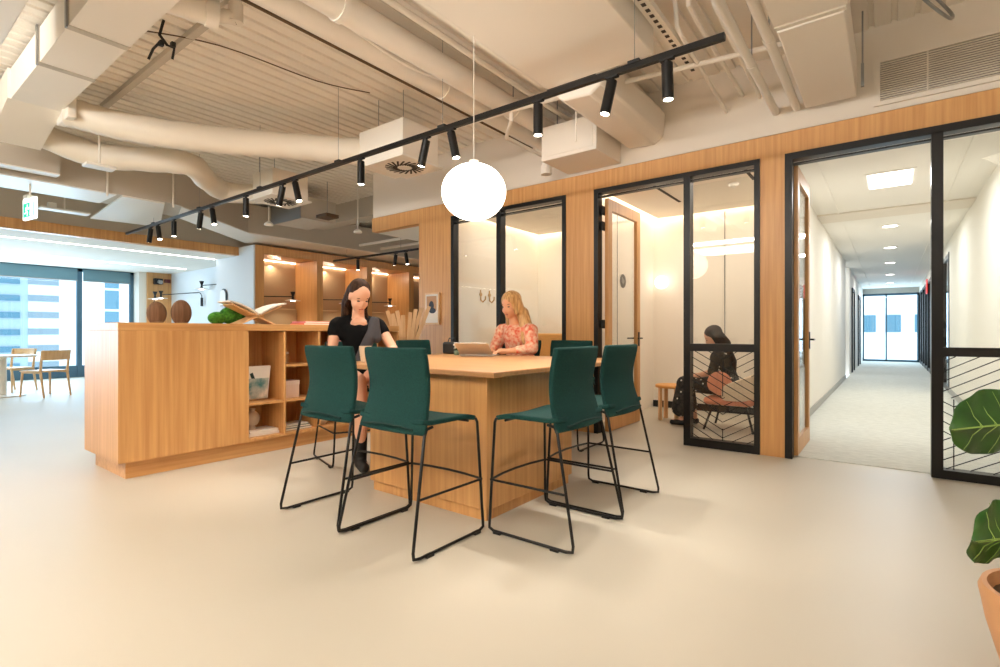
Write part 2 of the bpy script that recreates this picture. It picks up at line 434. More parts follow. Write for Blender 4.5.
# ceiling details of meeting room
o = thing('smoke_detector', 'round white smoke detector in the meeting room ceiling', 'smoke detector', (-1.45, 6.4, 2.9))
MB().lathe([(0, 0), (.06, 0), (.06, -.02), (.045, -.045), (0, -.05)], (0, 0, 0)).build('body', M_wht, o)
MB().cyl((0, 0, -.05), (0, 0, -.062), .02).build('cap', M_white, o)

# ------------------------------------------------------------------ shelving block, bulkhead and window nook on the far side
XS = -10.55
e = sthing('wall_niches', (XS, 8, 0))
ny = [(5.615, 6.877), (7.034, 8.301), (8.459, 9.727), (9.9, 11.2)]
mb = MB(); prev = 5.43
for a, b in ny: mb.box(-11.6, XS, prev, a, 0, 2.995); prev = b
mb.box(-11.6, XS, prev, 12.4, 0, 2.995)
for a, b in ny: mb.box(-11.6, XS, a, b, 2.82, 2.995); mb.box(-11.6, XS, a, b, 0, .45)
mb.build('timber_body', M_oak, e, world=True)
mb = MB()
for a, b in ny: mb.box(-11.56, -11.45, a, b, .45, 2.82)
mb.build('back_panel', M_niche, e, world=True)
mb = MB()
for a, b in ny: mb.box(-11.44, -11.35, a+.05, b-.02, .45, 1.72)
mb.build('upholstered_back', mat('padded_back', srgb(190, 160, 120), .9), e, world=True, bevel=.02)
mb = MB()
for a, b in ny: mb.box(-11.42, -11.38, a+.03, b-.03, 2.80, 2.815)
mb.build('led_strip', M_led, e, world=True)
sbox('wall_niches_end', M_nook, -12.25, XS-.01, 5.40, 5.429, 0, 2.99)
sbox('wall_nook', M_nook, -16.5, -11.6, 5.96, 6.06, 0, 3.0)
sbox('wall_nook_return', M_nook, -12.25, -12.15, 5.43, 5.96, 0, 2.99)
sbox('ceiling_nook', M_white, -16.9, -11.35, -6, 6.0, 2.82, 2.9)
sbox('wall_bulkhead', M_oak, -11.35, -11.2, -6, 5.40, 2.82, 2.995)
sbox('wall_bulkhead_upper', M_beam, -11.4, -11.24, -6, 5.4, 2.995, ZD+.1)
sbox('wall_niches_upper', M_beam, -11.4, -11.3, 5.4, 12.5, 2.995, ZD+.1)
mb = MB().box(-12.24, -12.18, -5, 5.35, 2.812, 2.819).box(-14.7, -14.64, -5, 5.7, 2.812, 2.819); struct('trim_nook_led', mb, M_ledw)
sbox('wall_nook_timber', M_oak, -16.5, -16.3, 5.36, 5.96, 0, 2.82)
sbox('wall_nook_column', M_white, -16.9, -16.35, 5.18, 5.36, 0, 2.82)
# side windows
e = sthing('window_6', (-16.8, 1, 0)); mb = MB()
for y in (-5.9, -4.4, -1.6, 1.2, 3.99, 5.15): mb.box(-16.86, -16.74, y-.05, y+.05, 0, 2.82)
mb.box(-16.86, -16.76, -6, 5.2, 0, .3); mb.box(-16.86, -16.74, -6, 5.2, 2.74, 2.82)
mb.build('frame', M_fr, e, world=True)
MB().box(-16.81, -16.80, -6, 5.2, .22, 2.74).build('pane', M_glassb, e, world=True)
for a, b, w in ((-1.55, 1.15, 'second bay'), (1.25, 3.93, 'bay behind the cafe table'), (4.05, 5.09, 'narrow bay next to the white column')):
    o = thing('roller_blind', 'grey blue rolled up blind on the side window, ' + w, 'blind', (-16.7, (a+b)/2, 2.5), group='side window blinds')
    box('blind_fabric', M_blind, -16.71, -16.70, a, b, 2.5, 2.8, parent=o)
    MB().cyl((-16.705, a, 2.5), (-16.705, b, 2.5), .015).build('bottom_rail', M_grey, o, world=True)

# ------------------------------------------------------------------ outside
b = thing('office_tower', 'white office tower with grey blue floor bands outside the side window at left', 'building', (-110, -20, -40))
MB().box(-118, -110, -70, 25.3, -40, 70).build('walls', M_facade, b, world=True)
MB().box(-110.5, -109.9, -70, 19.6, -40, 70).build('tinted_bay', M_tint, b, world=True)
for k in range(31):
    z = 1.35 + 2.7*(k-8)
    if -18 < z < 32:
        MB().box(-110.2, -109.8, 19.6, 24.6, z-.5, z+.5).build('spandrel_band', M_band, b, world=True)
        MB().box(-110.2, -109.7, -70, 18.6, z-.55, z+.35).build('window_band', M_bwin, b, world=True)
b = thing('apartment_tower', 'plain white tower with a column of blue windows outside the narrow side window', 'building', (-80, 23, -40))
MB().box(-90, -80, 19.2, 34, -40, 60).build('walls', M_facade, b, world=True)
for k in range(9, 25): MB().box(-80.2, -79.9, 21.6, 23.1, -39+2.7*k, -36.6+2.7*k).build('window', M_bwin, b, world=True)
b = thing('street_building', 'white building with square blue windows beyond the corridor end window', 'building', (0, 45, -20))
MB().box(-12, 14, 45, 55, -20, 20).build('walls', M_facade, b, world=True)
for k in range(-2, 3):
    for x in (-1.3, .1, 1.7): MB().box(x-.35, x+.5, 44.9, 45.1, 1.2+3.2*k, 2.4+3.2*k).build('window', M_bwin, b, world=True)
    MB().box(-12, 14, 44.7, 45, -.3+3.2*k, .1+3.2*k).build('balcony_slab', M_facade, b, world=True)

# ------------------------------------------------------------------ ceiling services
def duct_thing(name, label, cat='duct', group=None, loc=(0, 0, 3)): return thing(name, label, cat, loc, group=group)
# rectangular duct, upper left
o = duct_thing('rectangular_duct', 'large white rectangular air duct crossing the upper left ceiling', loc=(-5.5, 1.26, 3.4))
mb = MB().box(-6.72, -5.69, 1.075, 1.45, 3.4, 3.69).box(-5.62, -4.84, 1.075, 1.45, 3.4, 3.69).box(-4.77, -3.2, 1.075, 1.45, 3.4, 3.69)
mb.prism([(-7.6, 3.2), (-6.72, 3.4), (-6.72, 3.69), (-7.6, 3.62)], 1.05, 1.46, 'y')
mb.build('casing', M_serv, o, world=True)
MB().box(-6.92, -6.52, 1.455, 1.53, 3.31, 3.64).build('takeoff_box', M_serv, o, world=True, bevel=.01)
for x in (-5.69, -4.84): MB().box(x, x+.07, 1.07, 1.455, 3.4-.004, 3.695).build('joint_flange', M_beam, o, world=True)
for x in (-5.66, -4.8): MB().box(x, x+.03, 1.055, 1.068, 3.38, 3.71).build('hanger_strap', M_galv, o, world=True)
o = tag(box('white_bulkhead_box', M_wht, -5.2, -3.6, .35, .76, 3.2, ZD, bevel=.01), 'white box duct cropped by the top left corner of the view', 'duct')
# flexible ducts with diffusers
def flex(pts, r, label, loc):
    o = thing('flexible_duct', label, 'duct', loc, group='insulated flexible ducts')
    P = [Vector(p) for p in pts]; out = []
    for i in range(len(P)-1):
        p0, p1, p2, p3 = P[max(i-1, 0)], P[i], P[i+1], P[min(i+2, len(P)-1)]
        for k in range(6):
            t = k/6; out.append(.5*((2*p1)+(-p0+p2)*t+(2*p0-5*p1+4*p2-p3)*t*t+(-p0+3*p1-3*p2+p3)*t**3))
    out.append(P[-1])
    MB().tube(out, [r*(1+.035*math.sin(i*1.7)) for i in range(len(out))], 18).build('insulated_sleeve', M_duct, o, world=True)
    MB().tube([out[-1]-(out[-1]-out[-2])*.2, out[-1]+(out[-1]-out[-2]).normalized()*.06], r*.96, 18).build('collar', M_serv, o, world=True)
flex([(-6.74, 1.5, 3.43), (-6.66, 1.66, 3.40), (-6.5, 1.88, 3.35), (-6.2, 2.26, 3.3), (-5.83, 2.82, 3.3), (-5.45, 3.3, 3.3), (-5.05, 3.62, 3.26), (-4.66, 3.85, 3.22)], .145, 'fat cream flexible duct, the upper and longer of the two, ending at the swirl diffuser', (-5.8, 2.6, 3.2))
flex([(-7.6, 1.3, 3.42), (-7.5, 1.9, 3.26), (-7.15, 2.38, 3.25), (-6.95, 2.75, 3.25), (-7.3, 3.1, 3.2), (-7.5, 3.46, 3.15), (-7.15, 3.85, 3.15)], .14, 'cream flexible duct with an S bend, the lower of the two', (-7.2, 2.5, 3.1))
def diffuser(cx, cy, z, label, h, ext=0):
    o = thing('swirl_diffuser', label, 'air diffuser', (cx, cy, z), group='square ceiling diffusers')
    MB().box(-.26-ext, .26, -.26, .26, .012, h).build('plenum_box', M_serv, o)
    MB().box(-.3, .3, -.3, .3, -.012, .012).build('face_plate', M_wht, o, bevel=.006)
    mb = MB()
    for k in range(20):
        a = 2*PI*k/20; c = (.145*math.cos(a), .145*math.sin(a), -.0135)
        mb.obox(c, (.15, .022, .004), Matrix.Rotation(a+.5, 3, 'Z'))
    mb.build('swirl_slots', M_dark, o)
    MB().cyl((0, 0, -.02), (0, 0, -.012), .045).build('hub', M_wht, o)
    for sx in (-1, 1): MB().cyl((sx*.2, -.2, h), (sx*.2, -.2, ZD-z), .004, seg=6).build('hanger_rod', M_galv, o)
diffuser(-4.3, 3.9, 3.0, 'square white swirl air diffuser hung above the track, closest to the globe lamp', .4, .2)
diffuser(-6.82, 3.87, 3.0, 'square white swirl air diffuser hung further left than the other one', .36)
# big supply duct over the far side
o = duct_thing('main_duct', 'long grey duct with pale underside running over the wall niches', loc=(-9.8, 6, 3.05))
out = [(-8.45, .9), (-8.45, 2.46), (-8.42, 3.0), (-8.5, 3.25), (-9.7, 4.85), (-9.75, 12.4), (-10.85, 12.4), (-10.85, 5.35), (-9.35, 3.5), (-9.22, 2.46), (-9.22, .9)]
MB().prism(out, 3.06, 3.6).build('casing', M_beam, o, world=True)
und = [(-8.47, .92), (-8.47, 2.42), (-9.2, 2.42), (-9.2, .92)]
mb = MB().prism(und, 3.045, 3.06)
mb.prism([(-8.5, 3.25), (-9.7, 4.85), (-9.75, 12.4), (-10.83, 12.4), (-10.83, 5.35), (-9.33, 3.5)], 3.045, 3.06)
mb.prism([(-8.45, 2.48), (-8.45, 3.0), (-10.35, 3.6), (-10.5, 2.64)], 3.035, 3.058)
mb.build('underside_panels', M_wht, o, world=True)
for y in (1.2, 2.3, 3.1): MB().cyl((-8.41, y, 3.0), (-8.41, y, ZD), .014, seg=8).build('hanger_rod', M_serv, o, world=True)
o = duct_thing('narrow_duct', 'narrow grey duct with a white underside at the left edge, before the wide duct', loc=(-8.25, 1.2, 3.1))
MB().box(-8.32, -8.16, -.5, 1.75, 3.11, 3.45).build('casing', M_beam, o, world=True); MB().cyl((-8.24, 1.4, 3.45), (-8.24, 1.4, ZD), .01, seg=6).build('hanger_rod', M_galv, o, world=True); MB().box(-8.33, -8.15, -.5, 1.75, 3.095, 3.11).build('underside_panels', M_wht, o, world=True)
o = duct_thing('grey_plenum', 'grey plenum box hung beyond the track near the niches', loc=(-8.3, 5.2, 3.1))
MB().box(-8.9, -8.0, 4.9, 5.6, 3.12, 3.5).build('casing', M_beam, o, world=True); MB().box(-8.92, -7.98, 4.88, 4.9, 3.1, 3.52).build('flange', M_galv, o, world=True)
sbox('beam_1', M_beam, -11.2, -6.6, 6.2, 6.5, 3.36, ZD+.05)
o = duct_thing('exposed_pipework', 'pair of thin pipes running behind the grey ceiling beam over the niches', 'pipe', loc=(-8, 8, 3.1))
for y in (7.2, 7.8): MB().tube([(-9.4, y, 3.1), (-5.9, y, 3.1)], .03, 8).build('pipe', M_serv, o, world=True)
# round pipes along Y at upper middle
def ypipe(x, z, r, y0, y1, label, name='service_pipe', clips=(), m=None):
    o = thing(name, label, 'pipe', (x, (y0+y1)/2, z-r), group='round service pipes')
    MB().tube([(x, y0, z), (x, y1, z)], r, 18).build('pipe', m or M_serv, o, world=True)
    for y in clips:
        MB().tube([(x, y-.025, z), (x, y+.025, z)], r*1.12, 18).build('clamp', M_serv, o, world=True)
        MB().cyl((x, y, z+r), (x, y, ZD), .006, seg=6).build('hanger_rod', M_galv, o, world=True)
ypipe(-3.42, 3.5, .095, -1, G+.02, 'fat cream pipe, leftmost of the parallel pipes over the table', clips=(1.4, 3.6))
ypipe(-3.10, 3.46, .10, -1, G+.02, 'fat cream pipe, between the leftmost pipe and the flat duct over the table', clips=(2.2, 4.3))
ypipe(-3.57, 3.46, .012, -1, G+.02, 'thin brown strip painting the shadow gap along the leftmost fat pipe', m=M_stem)  # brown rod stands in for the shadow gap along the pipe
ypipe(-2.88, 3.55, .025, -1, G+.02, 'thin conduit between the fat pipes and the flat duct')
ypipe(-.845, 3.2, .032, 1.0, G+.02, 'slim white pipe meeting the timber wall, left one of the pair by the flat box', clips=(4.3,))
ypipe(-.675, 3.2, .034, 1.0, G+.02, 'slim white pipe meeting the timber wall, right against the flat box', clips=(4.0,))
o = thing('capped_pipe', 'short fat pipe with a bolted cap at the top left of the deck', 'pipe', (-4.0, 1.4, 3.4))
MB().tube([(-4.3, .6, 3.5), (-3.98, 1.72, 3.5)], .085, 20).build('pipe', M_serv, o, world=True)
MB().tube([(-3.985, 1.68, 3.5), (-3.96, 1.76, 3.5)], .1, 20).build('flange', M_serv, o, world=True)
MB().cyl((-3.88, 1.85, 3.46), (-3.88, 1.85, 3.6), .05).cyl((-3.96, 1.76, 3.5), (-3.88, 1.85, 3.5), .05).build('valve', M_upper, o, world=True)
# flat ducts over and right of the table
o = duct_thing('flat_duct', 'broad cream flat duct panel over the right side of the table', loc=(-1.9, 2, 3.3))
MB().box(-2.42, -1.45, -1, 3.87, 3.3, 3.62).build('casing', M_serv, o, world=True, bevel=.01)
MB().prism([(-2.42, -1), (-2.42, 3.87), (-2.5, 3.87), (-2.5, -1)], 3.34, 3.5).build('side_flange', M_serv, o, world=True)
MB().box(-2.42, -1.95, 3.87, 3.93, 3.28, 3.64).build('end_collar', M_dark, o, world=True)
o = duct_thing('rounded_duct', 'cream duct with rounded lower edge entering the wall over the open meeting room door', loc=(-2.1, 4.6, 3.15))
MB().prism([(-2.36, 3.26), (-2.28, 3.17), (-2.0, 3.15), (-1.9, 3.22), (-1.88, 3.45), (-1.95, 3.55), (-2.3, 3.55), (-2.36, 3.48)], 3.88, G+.02, 'y').build('casing', M_serv, o, world=True, bevel=.02)
o = duct_thing('fan_coil_unit', 'boxy grey cream air unit above the timber wall near the pendant', 'air unit', loc=(-2.7, 5.05, 3.03))
MB().box(-3.05, -2.385, 4.76, G+.02, 3.03, 3.4).build('casing', M_serv, o, world=True, bevel=.008)
MB().box(-3.0, -2.43, 4.752, 4.76, 3.07, 3.36).build('access_panel', M_serv, o, world=True)
for x in (-2.9, -2.5): MB().cyl((x, 4.85, 3.4), (x, 4.85, ZD), .007, seg=6).build('hanger_rod', M_galv, o, world=True)
o = duct_thing('flat_box_duct', 'square cream box duct above the timber wall, beside the air grille', loc=(-.4, 4.5, 3.15))
MB().box(-.6, -.225, 3.84, G-.05, 3.15, 3.5).build('casing', M_serv, o, world=True, bevel=.008)
MB().box(-.62, -.2, 2.2, 3.80, 3.17, 3.5).build('casing', M_serv, o, world=True, bevel=.008)
MB().box(-.61, -.215, 3.80, 3.84, 3.16, 3.51).build('flange', M_upper, o, world=True)
MB().box(-.185, -.165, 5.0, 5.03, 3.12, 3.3).cyl((-.175, 5.015, 3.12), (-.175, 5.015, ZD), .006).build('bracket', M_galv, o, world=True)
# perforated cable tray
o = duct_thing('cable_tray', 'narrow perforated cable tray meeting the black lighting track', 'cable tray', loc=(-1.37, 3, 3.45))
MB().box(-1.42, -1.33, 1, 4.7, 3.45, 3.455).box(-1.42, -1.415, 1, 4.7, 3.455, 3.5).box(-1.335, -1.33, 1, 4.7, 3.455, 3.5).build('channel', M_serv, o, world=True)
mb = MB(); y = 1.05
while y < 4.6: mb.box(-1.39, -1.36, y, y+.04, 3.4475, 3.4495); y += .08
mb.build('slots', M_dark, o, world=True)
# sprinkler pipe and drops
o = duct_thing('sprinkler_pipe', 'thin white sprinkler pipe behind the track with drops and elbows', 'pipe', loc=(-2.5, 4.35, 3.3))
MB().tube([(-4.3, 4.15, 3.4), (-3.0, 4.2, 3.4), (-2.5, 4.25, 3.4), (-.4, 4.55, 3.4)], .022, 10).build('pipe', M_serv, o, world=True)
MB().tube([(-3.05, 4.2, 3.4), (-3.05, 4.2, 3.3), (-3.3, 4.45, 3.26), (-3.3, 5.33, 3.26)], .022, 10).build('branch', M_serv, o, world=True)
MB().tube([(-3.2, 5.1, 3.55), (-3.2, 5.1, 3.1)], .05, 14).tube([(-3.2, 5.1, 3.1), (-3.2, 5.1, 3.0)], .065, 14).build('drop', M_serv, o, world=True)
for x, z in ((-2.35, 2.95), (-2.1, 3.15)): MB().cyl((x, 4.27, 3.4), (x, 4.27, z), .008, seg=8).build('rod', M_serv, o, world=True)
MB().box(-2.36, -2.28, 4.2, 4.28, 3.3, 3.42).build('bracket', M_wht, o, world=True)
o = duct_thing('conduit_bend', 'short white conduits with bends right of the track end', 'pipe', loc=(-1.1, 4, 3.4))
for k, x in enumerate((-1.15, -1.0, -1.3)):
    MB().tube([(x, 3.7+.1*k, ZD-.02), (x, 3.75+.1*k, 3.5), (x+.02, 4.0, 3.44), (x+.02, G+.02, 3.44-.06*k)], .018, 8).build('pipe', M_serv, o, world=True)
# cables
def cable(pts, r, label, m=M_serv, name='cable'):
    P = [Vector(p) for p in pts]; out = []
    for i in range(len(P)-1):
        p0, p1, p2, p3 = P[max(i-1, 0)], P[i], P[i+1], P[min(i+2, len(P)-1)]
        for k in range(5):
            t = k/5; out.append(.5*((2*p1)+(-p0+p2)*t+(2*p0-5*p1+4*p2-p3)*t*t+(-p0+3*p1-3*p2+p3)*t**3))
    out.append(P[-1]); o = MB().tube(out, r, 6).build(name, m); return tag(o, label, 'cable')
cable([(-3.28, 1.2, 3.62), (-3.27, 2.2, 3.5), (-3.26, 2.9, 3.42), (-3.24, 3.4, 3.45), (-3.2, 4.3, 3.6)], .012, 'pale cable sagging between the two fat pipes, lower one')
cable([(-3.24, 1.2, 3.6), (-3.23, 2.3, 3.52), (-3.22, 3.0, 3.46), (-3.2, 3.7, 3.5), (-3.15, 4.4, 3.62)], .012, 'pale cable lying just above the sagging one between the pipes')
cable([(-5.0, 1.5, 3.66), (-4.7, 2.1, 3.68), (-4.6, 3.0, 3.69), (-4.4, 3.5, 3.70)], .006, 'thin brown cable looping across the ribbed deck', M_stem)
cable([(.0, 3.9, 3.7), (.1, 4.2, 3.4), (.3, 4.6, 3.3), (.35, 4.9, 3.45), (.2, 4.9, 3.7)], .011, 'loop of grey conduit hanging at the top right above the grille', M_galv)
cable([(.05, 4.0, 3.7), (.2, 4.3, 3.5), (.42, 4.5, 3.42), (.45, 4.6, 3.7)], .012, 'second thinner conduit loop above the grille', M_galv)
o = thing('cable_junction', 'cluster of black cable joints hanging beside the upper left duct', 'cable joint', (-4.75, 1.68, 3.4))
MB().tube([(-4.75, 1.68, ZD), (-4.78, 1.66, 3.6), (-4.74, 1.7, 3.52)], .012, 6).tube([(-4.76, 1.66, 3.54), (-4.86, 1.64, 3.5), (-4.9, 1.62, 3.42)], .01, 6).tube([(-4.74, 1.7, 3.52), (-4.7, 1.74, 3.5), (-4.74, 1.74, 3.42)], .01, 6).build('wires', M_blackm, o, world=True)
for p in ((-4.77, 1.67, 3.53), (-4.7, 1.73, 3.52)): MB().box(p[0]-.02, p[0]+.02, p[1]-.015, p[1]+.015, p[2]-.02, p[2]+.02).build('connector', M_blackm, o, world=True)
tag(box('deck_channel', M_beam, -7.2, -3.9, 1.86, 1.92, ZD-.05, ZD), 'straight steel channel crossing the ribbed deck beside the upper left duct', 'channel')

# wall grille
o = thing('return_air_grille', 'wide slatted air grille in the upper wall above the corridor entrance', 'air grille', (.6, G, 3.08))
mb = MB(); x0, x1, z0, z1 = -.11, 1.4, 3.05, 3.44
mb.box(x0, x1, G-.005, G+.02, z0, z0+.035).box(x0, x1, G-.005, G+.02, z1-.035, z1).box(x0, x0+.045, G-.005, G+.02, z0+.035, z1-.035).box(x1-.045, x1, G-.005, G+.02, z0+.035, z1-.035)
mb.box(.235, .245, G-.004, G+.02, z0+.035, z1-.035); mb.build('frame', M_upper, o, world=True)
MB().box(x0+.045, x1-.045, G+.012, G+.0195, z0+.035, z1-.035).build('backing', M_dark, o, world=True)
mb = MB(); z = z0+.04
while z < z1-.045: mb.obox(((x0+x1)/2, G+.004, z+.006), (x1-x0-.09, .014, .005), Matrix.Rotation(R(-25), 3, 'X')); z += .0185
mb.build('slats', M_upper, o, world=True)

# lighting tracks and heads
def light_spot(loc, aim, e, size=82, col=(1, .93, .82), r=.04, blend=.6):
    l = bpy.data.lights.new('spot', 'SPOT'); l.energy = e; l.color = col; l.spot_size = R(size); l.spot_blend = blend; l.shadow_soft_size = r
    o = bpy.data.objects.new('spot', l); C.objects.link(o); o.location = loc
    o.rotation_euler = Vector(aim).to_track_quat('-Z', 'Y').to_euler(); return o
def area(loc, aim, sx, sy, e, col=(1, 1, 1), spread=180):
    l = bpy.data.lights.new('area', 'AREA'); l.shape = 'RECTANGLE'; l.size = sx; l.size_y = sy; l.energy = e; l.color = col; l.spread = R(spread)
    o = bpy.data.objects.new('area', l); C.objects.link(o); o.location = loc; o.rotation_euler = Vector(aim).to_track_quat('-Z', 'Y').to_euler(); return o
SPOTW = 52
def head(x, y, z, tilt, label, w=SPOTW, grp='track spotlights on the long track'):
    """cylindrical head under the track; tilt = (x lean, y lean) of its lower end"""
    o = thing('track_spotlight', label, 'spotlight', (x, y, z), group=grp)
    d = Vector((tilt[0], tilt[1], -1)).normalized()
    MB().box(-.045, .045, -.017, .017, -.012, .0).cyl((0, 0, -.01), (0, 0, -.04), .012).build('adaptor', M_blackm, o)
    a = Vector((0, 0, -.03)); q = d*.23
    MB().cyl(a, a+q, .036, seg=24).build('housing', M_black, o, bevel=.003)
    MB().cyl(a+q*.985, a+q*1.004, .029, seg=20).build('lens', M_lens, o)
    if w: light_spot(Vector((x, y, z))+a+q*1.1, d, w)
    return o
tr = thing('lighting_track', 'long black lighting track spanning the whole room under the deck', 'lighting track', (-5.8, 3.25, 2.9))
MB().box(-10.85, -.785, 3.232, 3.268, 2.9, 2.94).build('rail', M_black, tr, world=True)
for x in (-1.35, -3.1, -4.6, -6.2, -7.9, -9.6):
    MB().box(x-.04, x+.04, 3.225, 3.275, 2.935, 2.955).build('suspension_clip', M_blackm, tr, world=True)
    MB().cyl((x, 3.25, 2.95), (x, 3.25, ZD), .0025, seg=5).build('suspension_wire', M_galv, tr, world=True)
heads = [(-1.133, (.02, .03), 'nearest head, hanging straight, at the right end'), (-1.511, (-.18, -.12), 'head leaning left, second from the right end'), (-2.112, (0, 0), 'straight head, right of the globe lamp and closest to it'),
         (-3.0, (.22, .05), 'tilted head just left of the globe lamp, right of its pair'), (-3.3, (-.25, -.05), 'glowing tilted head, left of its pair beside the globe lamp'),
         (-4.225, (0, 0), 'straight head in front of the swirl diffuser'), (-5.42, (.3, .05), 'right head of the crossed pair under the left diffuser'), (-5.68, (-.3, -.05), 'left head of the crossed pair under the left diffuser'),
         (-6.551, (0, 0), 'straight head between the two crossed pairs'), (-7.5, (.3, 0), 'right head of the pair over the grey duct'), (-7.85, (-.3, 0), 'left head of the pair over the grey duct'),
         (-8.79, (0, 0), 'straight head near the left end of the track'), (-9.42, (.35, 0), 'right head of the last pair at the left end'), (-9.72, (-.35, 0), 'left head of the last pair at the left end')]
for x, t, lb in heads: head(x, 3.25, 2.9, t, 'black track spotlight, ' + lb, SPOTW if x > -7 else SPOTW*.3)
tr = thing('short_lighting_track', 'shorter black lighting track in front of the wall niches', 'lighting track', (-8, 7.15, 2.8))
MB().box(-10.3, -5.7, 7.135, 7.165, 2.8, 2.84).build('rail', M_black, tr, world=True)
for x in (-9.8, -8.0, -6.2): MB().cyl((x, 7.15, 2.84), (x, 7.15, ZD), .004, seg=5).build('suspension_wire', M_galv, tr, world=True)
for x, t, lb in ((-9.4, (0, 0), 'straight head on the short track, furthest left'), (-8.15, (-.2, 0), 'left head of the pair on the short track'), (-7.85, (.2, 0), 'right head of the pair on the short track')):
    head(x, 7.15, 2.8, t, 'black track spotlight, ' + lb, 30, 'spotlights on the short track')

# pendant
PX, PY, PZ = -2.39, 2.83, 2.165
o = thing('globe_pendant', 'large glowing white globe lamp hung over the table', 'pendant light', (PX, PY, PZ-.21))
MB().ell((PX, PY, PZ), (.232, .232, .203), seg=40, rings=24).build('lamp_shade', M_globe, o, world=True)
MB().cyl((PX, PY, PZ+.195), (PX, PY, PZ+.225), .035).build('cap', M_wht, o, world=True)
MB().cyl((PX, PY, PZ+.235), (PX, PY, ZD-.02), .003, seg=6).build('cord', M_wht, o, world=True)
MB().cyl((PX, PY, ZD-.03), (PX, PY, ZD), .05).build('ceiling_rose', M_wht, o, world=True)

# smoke detectors, exit signs and other small ceiling things
def suspended(x, y, z, label):
    o = thing('hanging_detector', label, 'detector', (x, y, z), group='detectors on drop rods')
    MB().lathe([(0, 0), (.07, 0), (.075, .02), (.05, .05), (.02, .07), (0, .07)], (0, 0, 0)).build('body', M_wht, o)
    MB().cyl((0, 0, .07), (0, 0, ZD-z), .012, seg=8).build('rod', M_wht, o)
suspended(-8.3, 4.5, 2.95, 'white detector on a thin rod above the left niche')
suspended(-7.5, 5.7, 2.92, 'white detector on a rod left of the timber header')
suspended(-7.0, 2.55, 2.9, 'white detector hanging on a long rod below the S bend duct') if False else None
o = thing('dark_speaker', 'small dark square ceiling unit above the niches', 'speaker', (-7.6, 4.9, 3.1))
MB().box(-7.78, -7.48, 5.05, 5.3, 3.1, 3.16).build('body', M_stem, o, world=True, bevel=.01); MB().cyl((-7.63, 5.17, 3.16), (-7.63, 5.17, ZD), .006).build('rod', M_galv, o, world=True)
o = thing('emergency_light', 'small square white emergency light on a long rod by the upper left duct', 'ceiling light', (-7.3, 1.7, 3.0))
MB().box(-7.16, -6.98, 1.72, 2.0, 3.0, 3.03).build('body', M_wht, o, world=True, bevel=.01); MB().cyl((-7.07, 1.86, 3.03), (-7.07, 1.86, ZD), .01).build('rod', M_serv, o, world=True)
o = thing('wifi_unit', 'flat white access point tray below the grey duct at left', 'wifi unit', (-9.6, 2.3, 2.9))
MB().box(-10.1, -9.9, 1.9, 2.5, 2.99, 3.02).box(-10.05, -9.95, 2.0, 2.1, 3.02, 3.1).build('tray', M_wht, o, world=True, bevel=.01); MB().cyl((-10, 2.2, 3.02), (-10, 2.2, ZD), .01).build('rod', M_serv, o, world=True)
def exit_sign(name, loc, rz, w, h, label, m, vertical=False):
    o = thing(name, label, 'exit sign', loc, rz)
    MB().box(-w/2, w/2, -.015, .015, 0, h).build('panel', m, o, bevel=.004)
    return o
o = exit_sign('exit_sign', (-8.75, 1.58, 2.60), R(8), .36, .27, 'green and white running man exit sign hanging at far left', M_exitw)
MB().box(-.06, .06, -.05, .05, .26, .3).build('canopy', M_wht, o); MB().cyl((0, 0, .3), (0, 0, ZD-2.62), .012, seg=8).build('rod', M_wht, o)
for s in (-1, 1):
    MB().box(-.155, .155, s*.0165-.001, s*.0165+.001, .03, .21).build('green_field', M_green, o)
    mb = MB(); y = s*.019
    mb.ell((-.03, y, .178), (.013, .001, .013), seg=10, rings=6)
    for a, b in (((-.03, .16), (-.05, .11)), ((-.05, .11), (-.02, .085)), ((-.02, .085), (-.035, .045)), ((-.05, .11), (-.075, .085)), ((-.075, .085), (-.11, .08)), ((-.03, .155), (0, .13)), ((0, .13), (.02, .145)), ((-.03, .155), (-.07, .145)), ((-.07, .145), (-.085, .12))):
        mb.obox(((a[0]+b[0])/2, y, (a[1]+b[1])/2), (math.hypot(a[0]-b[0], a[1]-b[1])+.01, .002, .014), Matrix.Rotation(-math.atan2(b[1]-a[1], b[0]-a[0]), 3, 'Y'))
    mb.box(.05, .13, y-.001, y+.001, .04, .2); mb.build('running_figure', M_exitw, o)
o = exit_sign('corridor_exit_sign', (.86, 19.6, 2.3), R(90), .36, .42, 'small red sign high on the corridor right side', M_red)
mb = MB(); 
for k in range(4): mb.box(-.1, .1, -.018, -.0155, .06+.09*k, .1+.09*k)
mb.build('sign_marks', M_exitw, o)
o = thing('projector', 'small black camera unit high on the timber nook wall', 'camera', (-16.2, 5.6, 2.55))
MB().box(-16.3, -16.15, 5.5, 5.7, 2.5, 2.66).build('body', M_blackm, o, world=True, bevel=.01); MB().cyl((-16.15, 5.6, 2.57), (-16.06, 5.62, 2.55), .05).build('lens', M_grey, o, world=True)
o = thing('small_red_sign', 'tiny dark red sign beside the camera on the nook wall', 'sign', (-16.28, 5.85, 2.55))
MB().box(-16.299, -16.27, 5.78, 5.93, 2.56, 2.66).build('panel', mat('dark_red', srgb(110, 36, 30), .5), o, world=True)

